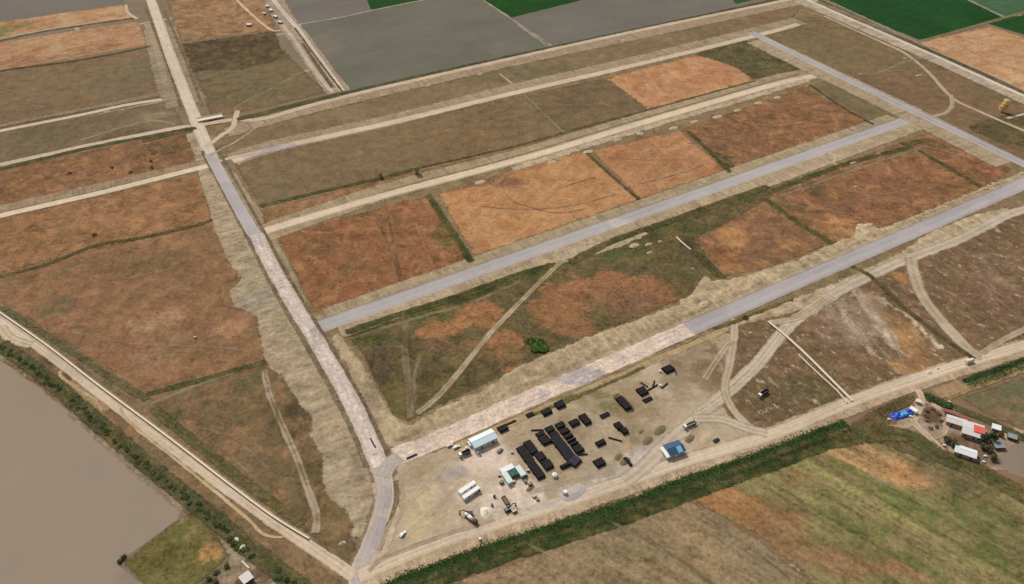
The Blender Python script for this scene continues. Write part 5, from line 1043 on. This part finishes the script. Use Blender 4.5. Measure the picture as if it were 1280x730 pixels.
for i, (x, y) in enumerate([(1156, 520), (1159, 514), (1166, 512), (1173, 518), (1176, 526), (1158, 526), (1170, 534), (1163, 536)]):
    bush('bush', 'low brown grey bush in the ring beside the farm drive', G(x, y), 2.0, 1.6, (104, 88, 68), 'bushes ringing the round farm plot', 120, 60 + i)
for i in range(13):
    f = i / 12; x = 1160 + f * 28 + random.uniform(-2, 2); y = 497 + f * 11 + random.uniform(-2, 3)
    bush('bush', 'leafy green bush in the thick hedge corner by the farm drive', G(x, y), 2.6, 2.6, (66, 78, 46), 'bushes in the hedge corner at the farm', 220, 80 + i)

# trees and bushes in the fields
tree('poplar', 'golden orange tree at the far right field edge', G(1252, 140), 15, 6, (212, 180, 132), None, 1500, True, 5)
tree('willow', 'pale grey green tree standing in the long field hedge', G(521, 217), 9, 4.2, (140, 142, 112), None, 700, True, 6)
tree('willow', 'small pale grey green tree left of the taller one in the field hedge', G(476, 222), 6, 3, (136, 138, 104), None, 400, True, 7)
bush('bush', 'large dark green bush alone at the edge of the spoil bank', G(674, 436), 8, 2.6, (72, 92, 46), None, 1300, 8)
bush('bush', 'second dark green bush left of the large lone one', G(665, 428), 5.5, 1.8, (72, 84, 48), None, 500, 9)
for i, (x, y) in enumerate([(140, 210), (163, 216), (189, 202), (190, 210), (87, 217)]):
    bush('bush', 'low dark bush scattered in the dry field left of the first street', G(x, y), 2.4, 1.5, (84, 64, 50), 'dark bushes in the dry field', 120, 20 + i)
bush('bush', 'dark bush in the orange field on the left', G(118, 294), 2.8, 1.6, (88, 66, 48), None, 150, 30)
bush('bush', 'small dark bush beside the asphalt where three tracks meet', G(931, 398), 3.2, 1.8, (70, 72, 42), None, 260, 31)
# bushes along the ditch beside the muddy pond
pl = resample(GA([(-70, 385), (0, 434), (50, 468), (110, 520), (180, 580), (240, 628), (300, 682), (370, 732)]), 4.2)
for i, p in enumerate(pl):
    if 36 < i % 48 < 40: continue
    q = p + Vector((random.uniform(-2.2, 2.2), random.uniform(-1.6, 1.6)))
    bush('bush', 'green bush in the row between the muddy pond and the old road', q, random.uniform(1.5, 2.9), random.uniform(.8, 1.4), random.choice([(66, 76, 46), (74, 82, 50), (80, 84, 56), (60, 70, 44)]), 'bushes along the pond ditch', 190, 200 + i)
for i, (x, y) in enumerate([(262, 724), (272, 716), (256, 733), (284, 708), (270, 728), (150, 703), (156, 697)]):
    bush('bush', 'dark green bush around the corner of the small grass field', G(x, y), 2.2, 1.8, (60, 64, 38), 'bushes around the small grass field', 150, 120 + i)

# small house at the lower left
t = thing('small_house', 'small brown walled house with square pale roof at the bottom edge', 'house', GZ(307.5, 721.5, 3.2), heading((298, 722), (309, 714), 3))
bm = BB(); box(bm, (0, 0, 1.5), (5.4, 5.2, 3.0)); link('wall', bm, 'brick', t)
bm = BB(); box(bm, (0, 0, 3.1), (6.2, 6.0, .18), rx=.05); link('roof', bm, 'grey_roof', t)
bm = BB(); box(bm, (0, -2.63, 1), (.9, .06, 2)); link('door', bm, 'timber', t); bm = BB(); box(bm, (1.7, -2.63, 1.6), (.8, .06, .8)); link('window', bm, 'glass', t)
o = link('plank', (lambda b: (box(b, (0, 0, .2), (7, .8, .3)), b)[1])(BB()), 'pale_concrete'); move(o, G(307, 706), heading((303, 702), (312, 711))); tag(o, 'pale concrete beam lying above the small brown house', 'beam')
heap('rubble_heap', 'white stony heap at the edge of the pond ditch', 'heap', G(303, 684), 2.6, 1.6, 1.0, 'pale_concrete', seed=5)
heap('rubble_heap', 'smaller pale stony heap up the pond ditch', 'heap', G(296, 674), 2, 1.2, .8, 'pale_concrete', seed=6)

# ------------------------------------------------------------------ flumes, bridge, village, stones
def flume(name, label, px, w=.9, h=.8, post=12):
    c = resample(GA(px), 3); t = thing(name, label, 'water channel', c[len(c) // 2]); t.rotation_euler = (0, 0, 0); z0 = 0; bx, by, bz = t.location
    bm = BB(); prof = [(-w, h + .5), (-w * .85, h + .5), (-w * .6, h - .1), (w * .6, h - .1), (w * .85, h + .5), (w, h + .5), (w * .75, h - .3), (-w * .75, h - .3)]
    prev = None
    for i, p in enumerate(c):
        d = (c[min(i + 1, len(c) - 1)] - c[max(i - 1, 0)]).normalized(); nr = Vector((-d.y, d.x))
        ring = [bm.verts.new((p.x + nr.x * u - bx, p.y + nr.y * u - by, v)) for u, v in prof]
        if prev:
            for k in range(len(prof)): bm.faces.new((prev[k], prev[(k + 1) % len(prof)], ring[(k + 1) % len(prof)], ring[k]))
        prev = ring
    link('channel', bm, 'pale_concrete', t)
    st = max(1, len(c) // 90 + 1) * 4
    for i in range(0, len(c), st):
        bm = BB(); p = c[i]; d = (c[min(i + 1, len(c) - 1)] - c[max(i - 1, 0)]).normalized(); box(bm, (p.x - bx, p.y - by, (h - .3) / 2), (.3, w * 1.2, h - .3), rz=math.atan2(d.y, d.x)); link('support', bm, 'concrete', t)
flume('irrigation_flume', 'long pale concrete flume running along the old road at the lower left', [(-80, 334), (0, 391), (60, 433), (122, 481), (204, 542), (286, 605), (340, 645), (387, 674)], .75)
flume('irrigation_flume', 'pale concrete flume crossing the dry field down to the near road', [(960, 403), (982, 421), (1010, 447), (1040, 477), (1065, 502)], .95)
flume('irrigation_flume', 'shorter pale concrete flume running just left of the field flume', [(997, 444), (1020, 466), (1045, 489), (1058, 504)], .6)
flume('irrigation_flume', 'short pale concrete flume in the green strip below the asphalt street', [(845, 297), (852, 304), (863, 313)], .7)
flume('irrigation_flume', 'pale concrete flume along the outer road by the green crop', [(1040, 4), (1150, 56), (1240, 96), (1340, 142)], .5)
br0, br1 = GZ(247, 150, 1.5), GZ(278, 144, 1.5)
t = thing('bridge', 'pale concrete bridge slab over the canal at the far crossing', 'bridge', (br0 + br1) / 2, math.atan2((br1 - br0).y, (br1 - br0).x)); Lb = (br1 - br0).length
bm = BB(); box(bm, (0, 0, 1.0), (Lb, 8.5, .5)); link('deck', bm, 'pale_concrete', t)
for s in (-1, 1):
    bm = BB(); box(bm, (0, s * 4.1, 1.7), (Lb, .4, .9)); link('parapet', bm, 'pale_concrete', t)
    bm = BB(); box(bm, (s * Lb * .42, 0, .4), (1, 8, .7)); link('abutment', bm, 'concrete', t)
for i, (x, y, L, W, lab) in enumerate([(334, 7, 6, 5, 'white hut farthest up the second road'), (338.5, 12, 8, 5, 'white hut second down the second road'), (330, 16, 5, 4, 'white hut set back left of the second road'), (344, 20, 8, 5, 'white hut in the middle of the row by the second road'), (350, 27, 7, 5, 'white hut nearest the road bend at the top'), (311, 30, 8, 6, 'lone white hut beside the sandy track at the top left')]):
    flatroof('hut', lab, 'hut', GZ(x, y, 2.6), 1.9 + .2 * i, L * .75, W * .75, 2.6, 'white_roof', 'wall', slope=.4)
for i, (x, y, rx, ry, lab) in enumerate([(793, 307, 7, 4.5, 'largest pale earth heap below the asphalt street'), (810.5, 305.5, 5, 3, 'pale earth heap next right of the largest one'), (825, 302, 2.6, 2.6, 'small pale heap right end of the row below the asphalt street'), (812, 316, 4, 2.6, 'pale earth heap lying nearer than the rest of its row'), (866, 336, 2, 1.6, 'tiny pale heap beside the short flume'), (938.5, 416, 2.4, 2, 'pale round heap beside the narrow track fork'), (955, 411, 1.4, 1.2, 'tiny pale heap left of the long field flume'), (1131, 73, 4, 3, 'white heap inside the looping track at the far right'), (1148, 94, 8, 3, 'long white heap beside the looping track at the far right'), (1161.5, 466, 4, 2.6, 'pink gravel heap beside the near road'), (1172, 461, 2.4, 1.6, 'small pink gravel heap right of the larger pink one'), (1098, 192, 4, 2.4, 'pale heap in the red strip below the asphalt street'), (1070, 233, 4, 2.2, 'pale heap in the big red field'), (1066, 204, 8, 3, 'broad pale earth heap at the lower edge of the fourth street'), (428, 671+8, 3.2, 2.2, 'pale earth heap beside the street end at the bottom'), (1084, 284, 9, 4, 'broad sandy heap on the spoil bank above the main street')]):
    heap('gravel_heap' if 'pink' in lab else 'earth_heap', lab, 'heap', G(x, y), rx * .75, ry * .6, .8, 'pinkish' if 'pink' in lab else 'tan', rz=A_, seed=i * 1.7)
for i, (x, y) in enumerate([(690, 203), (735, 190), (772, 175), (800, 167), (842, 160), (868, 152), (897, 146), (922, 138), (948, 129), (972, 122), (600, 228)]):
    heap('earth_heap', 'pale earth heap tipped along the lower edge of the third street', 'heap', G(x, y), random.uniform(4, 7), random.uniform(2, 3.5), .8, 'tan', 'earth heaps along the third street', rz=A_, seed=20 + i)
for i, (x, y) in enumerate([(450, 123), (479, 119), (535, 107), (600, 93), (707, 66), (780, 50)]):
    heap('earth_heap', 'small cream earth heap on the far canal bank', 'heap', G(x, y), 3.6, 2.4, .9, 'tan', 'cream heaps on the far canal bank', rz=A_, seed=50 + i)
t = thing('drum', 'small white barrel lying in the brown field on the left', 'barrel', G(244.5, 422.5), .4)
bm = BB(); cyl(bm, (-.9, 0, .8), (.9, 0, .8), .8, 14); link('drum_body', bm, 'pale_concrete', t, bevel=.05); bm = BB(); cyl(bm, (.9, 0, .8), (.98, 0, .8), .6, 12); link('lid', bm, 'dark', t)

# ------------------------------------------------------------------ weeds and reeds along the ditches
RP = [(478, 739), (560, 708), (640, 680), (700, 662), (760, 643), (850, 609), (960, 568), (1000, 553), (1060, 532)]
weeds('reeds', RP, 9, (62, 84, 44), 4.2, .9, 'tall green reeds filling the ditch along the near road', 1, 2.2, 0.0, 'reeds', .45, True)
weeds('reeds', RP, 5, (56, 70, 40), 3.6, .7, 'lower green reeds on the field side of the same ditch', 2, -4.4, 0.0, 'reeds', .45, True)
weeds('reeds', [(1208, 480), (1250, 465), (1340, 432)], 9, (58, 80, 42), 3.6, .9, 'green reeds in the ditch right of the farm drive', 3, 0, 0.0, 'reeds', .45, False)
WL = [([(0, 346), (60, 330), (120, 307), (180, 297), (240, 283), (266, 275)], 4, (74, 72, 40), 'olive weeds along the ditch between two orange fields'),
      ([(-80, 105), (0, 89), (100, 75), (188, 58)], 5, (74, 70, 46), 'dark weeds along the ditch at the far top left'),
      ([(-80, 226), (0, 211), (60, 197), (120, 183), (242, 160)], 6, (66, 70, 40), 'dark green weeds beside the pale road at the top left'),
      ([(182, 493), (240, 478), (332, 452)], 4.2, (66, 74, 40), 'green weeds below the big brown field on the left'),
      ([(325, 258), (400, 240), (480, 222), (520, 211)], 5, (72, 76, 42), 'green weeds in the hedge left of the pale trees'),
      ([(520, 211), (640, 184), (705, 166), (812, 137), (945, 101)], 2.6, (76, 74, 44), 'thin weeds in the hedge right of the pale trees'),
      ([(535, 243), (560, 282), (590, 328)], 5.5, (70, 74, 38), 'green weeds in the ditch between red and orange fields'),
      ([(732, 190), (765, 220), (799, 250)], 3.6, (88, 72, 44), 'brown weeds in the ditch between two orange fields'),
      ([(860, 164), (890, 192), (913, 216)], 4.5, (70, 64, 40), 'dark weeds left of the far red field'),
      ([(1012, 106), (1050, 132), (1092, 156)], 3.6, (72, 68, 42), 'dark weeds right of the far red field'),
      ([(432, 416), (500, 393), (560, 375), (640, 347), (690, 331)], 6.5, (62, 70, 32), 'dark green weeds in the ditch below the asphalt street'),
      ([(712, 328), (770, 300), (830, 279), (900, 254), (960, 233)], 7, (78, 76, 42), 'olive weeds along the middle of the asphalt street ditch'),
      ([(960, 241), (1040, 211), (1090, 196), (1140, 183)], 6, (72, 76, 40), 'green weeds along the far end of the asphalt street ditch'),
      ([(855, 300), (880, 326), (905, 349)], 6, (76, 74, 44), 'olive weeds in the ditch beside the orange patch'),
      ([(958, 250), (1000, 280), (1042, 306)], 5.5, (70, 76, 36), 'green weeds in the ditch left of the big red field'),
      ([(1148, 188), (1190, 212), (1234, 238)], 5, (66, 74, 38), 'green weeds in the ditch right of the big red field'),
      ([(1064, 333), (1090, 347), (1130, 385), (1175, 420), (1219, 450)], 4, (82, 74, 48), 'dark weeds in the ditch beside the wide dirt track'),
      ([(1156, 494), (1196, 511), (1230, 524), (1290, 553)], 6, (58, 68, 40), 'dark green hedge weeds behind the farm buildings'),
      ([(1128, 181), (1152, 176)], 8, (70, 78, 40), 'green weed patch by the cross street'),
      ([(178, 177), (246, 160)], 6, (66, 68, 42), 'dark reeds in the canal left of the bridge'),
      ([(296, 150), (360, 134), (424, 119)], 7, (62, 72, 44), 'dark reeds in the canal right of the bridge'),
      ([(0, 430), (60, 474), (120, 526), (190, 586), (250, 634), (310, 684), (390, 745)], 10, (70, 78, 50), 'low green weeds under the bushes of the pond ditch'),
      ([(0, 384), (60, 420), (130, 466), (184, 500)], 5, (98, 98, 74), 'grey green weeds between the flume and the big brown field'),
      ([(190, 510), (240, 550), (310, 606), (380, 656)], 6, (88, 88, 56), 'grey green weeds along the lower half of the flume'),
      ([(892, 411), (920, 402), (960, 386), (1000, 372)], 3, (96, 88, 54), 'patchy weeds between the asphalt and the dirt track'),
      ([(1100, 518), (1125, 505), (1142, 496)], 7, (92, 80, 56), 'brown weeds behind the blue tarpaulin'),
      ([(1040, 552), (1100, 542), (1140, 548), (1180, 572), (1230, 592), (1300, 630)], 12, (88, 88, 52), 'rough green weeds between the farm and the striped field'),
      ([(664, 520), (740, 488), (806, 459)], 2.5, (112, 104, 58), 'yellow green weeds along the lower edge of the gravel street'),
      ([(700, 505), (712, 498), (724, 495)], 5, (120, 112, 58), 'yellow weeds beside the right end of three pipe stacks'),
      ([(768, 494), (776, 500), (790, 515)], 6, (104, 100, 58), 'olive weeds around the long lone pipe stack')]
for i, (px, w, c, lab) in enumerate(WL):
    far = px[0][1] < 200
    strip('weedy_bank', px, w * .75, M['scrub'], tuple(v * .5 + u * .5 for v, u in zip(c, (96, 84, 56))), rag=1.2, seed=300 + i, step=2, fade=w * .3)
    weeds('weeds', px, w, c, .9 if far else 2.6 if 'bushes' in lab else 1.8, .6, lab, 10 + i, 0, .12 if 'bushes' in lab else .28, 'weeds', .55 if far else .45)
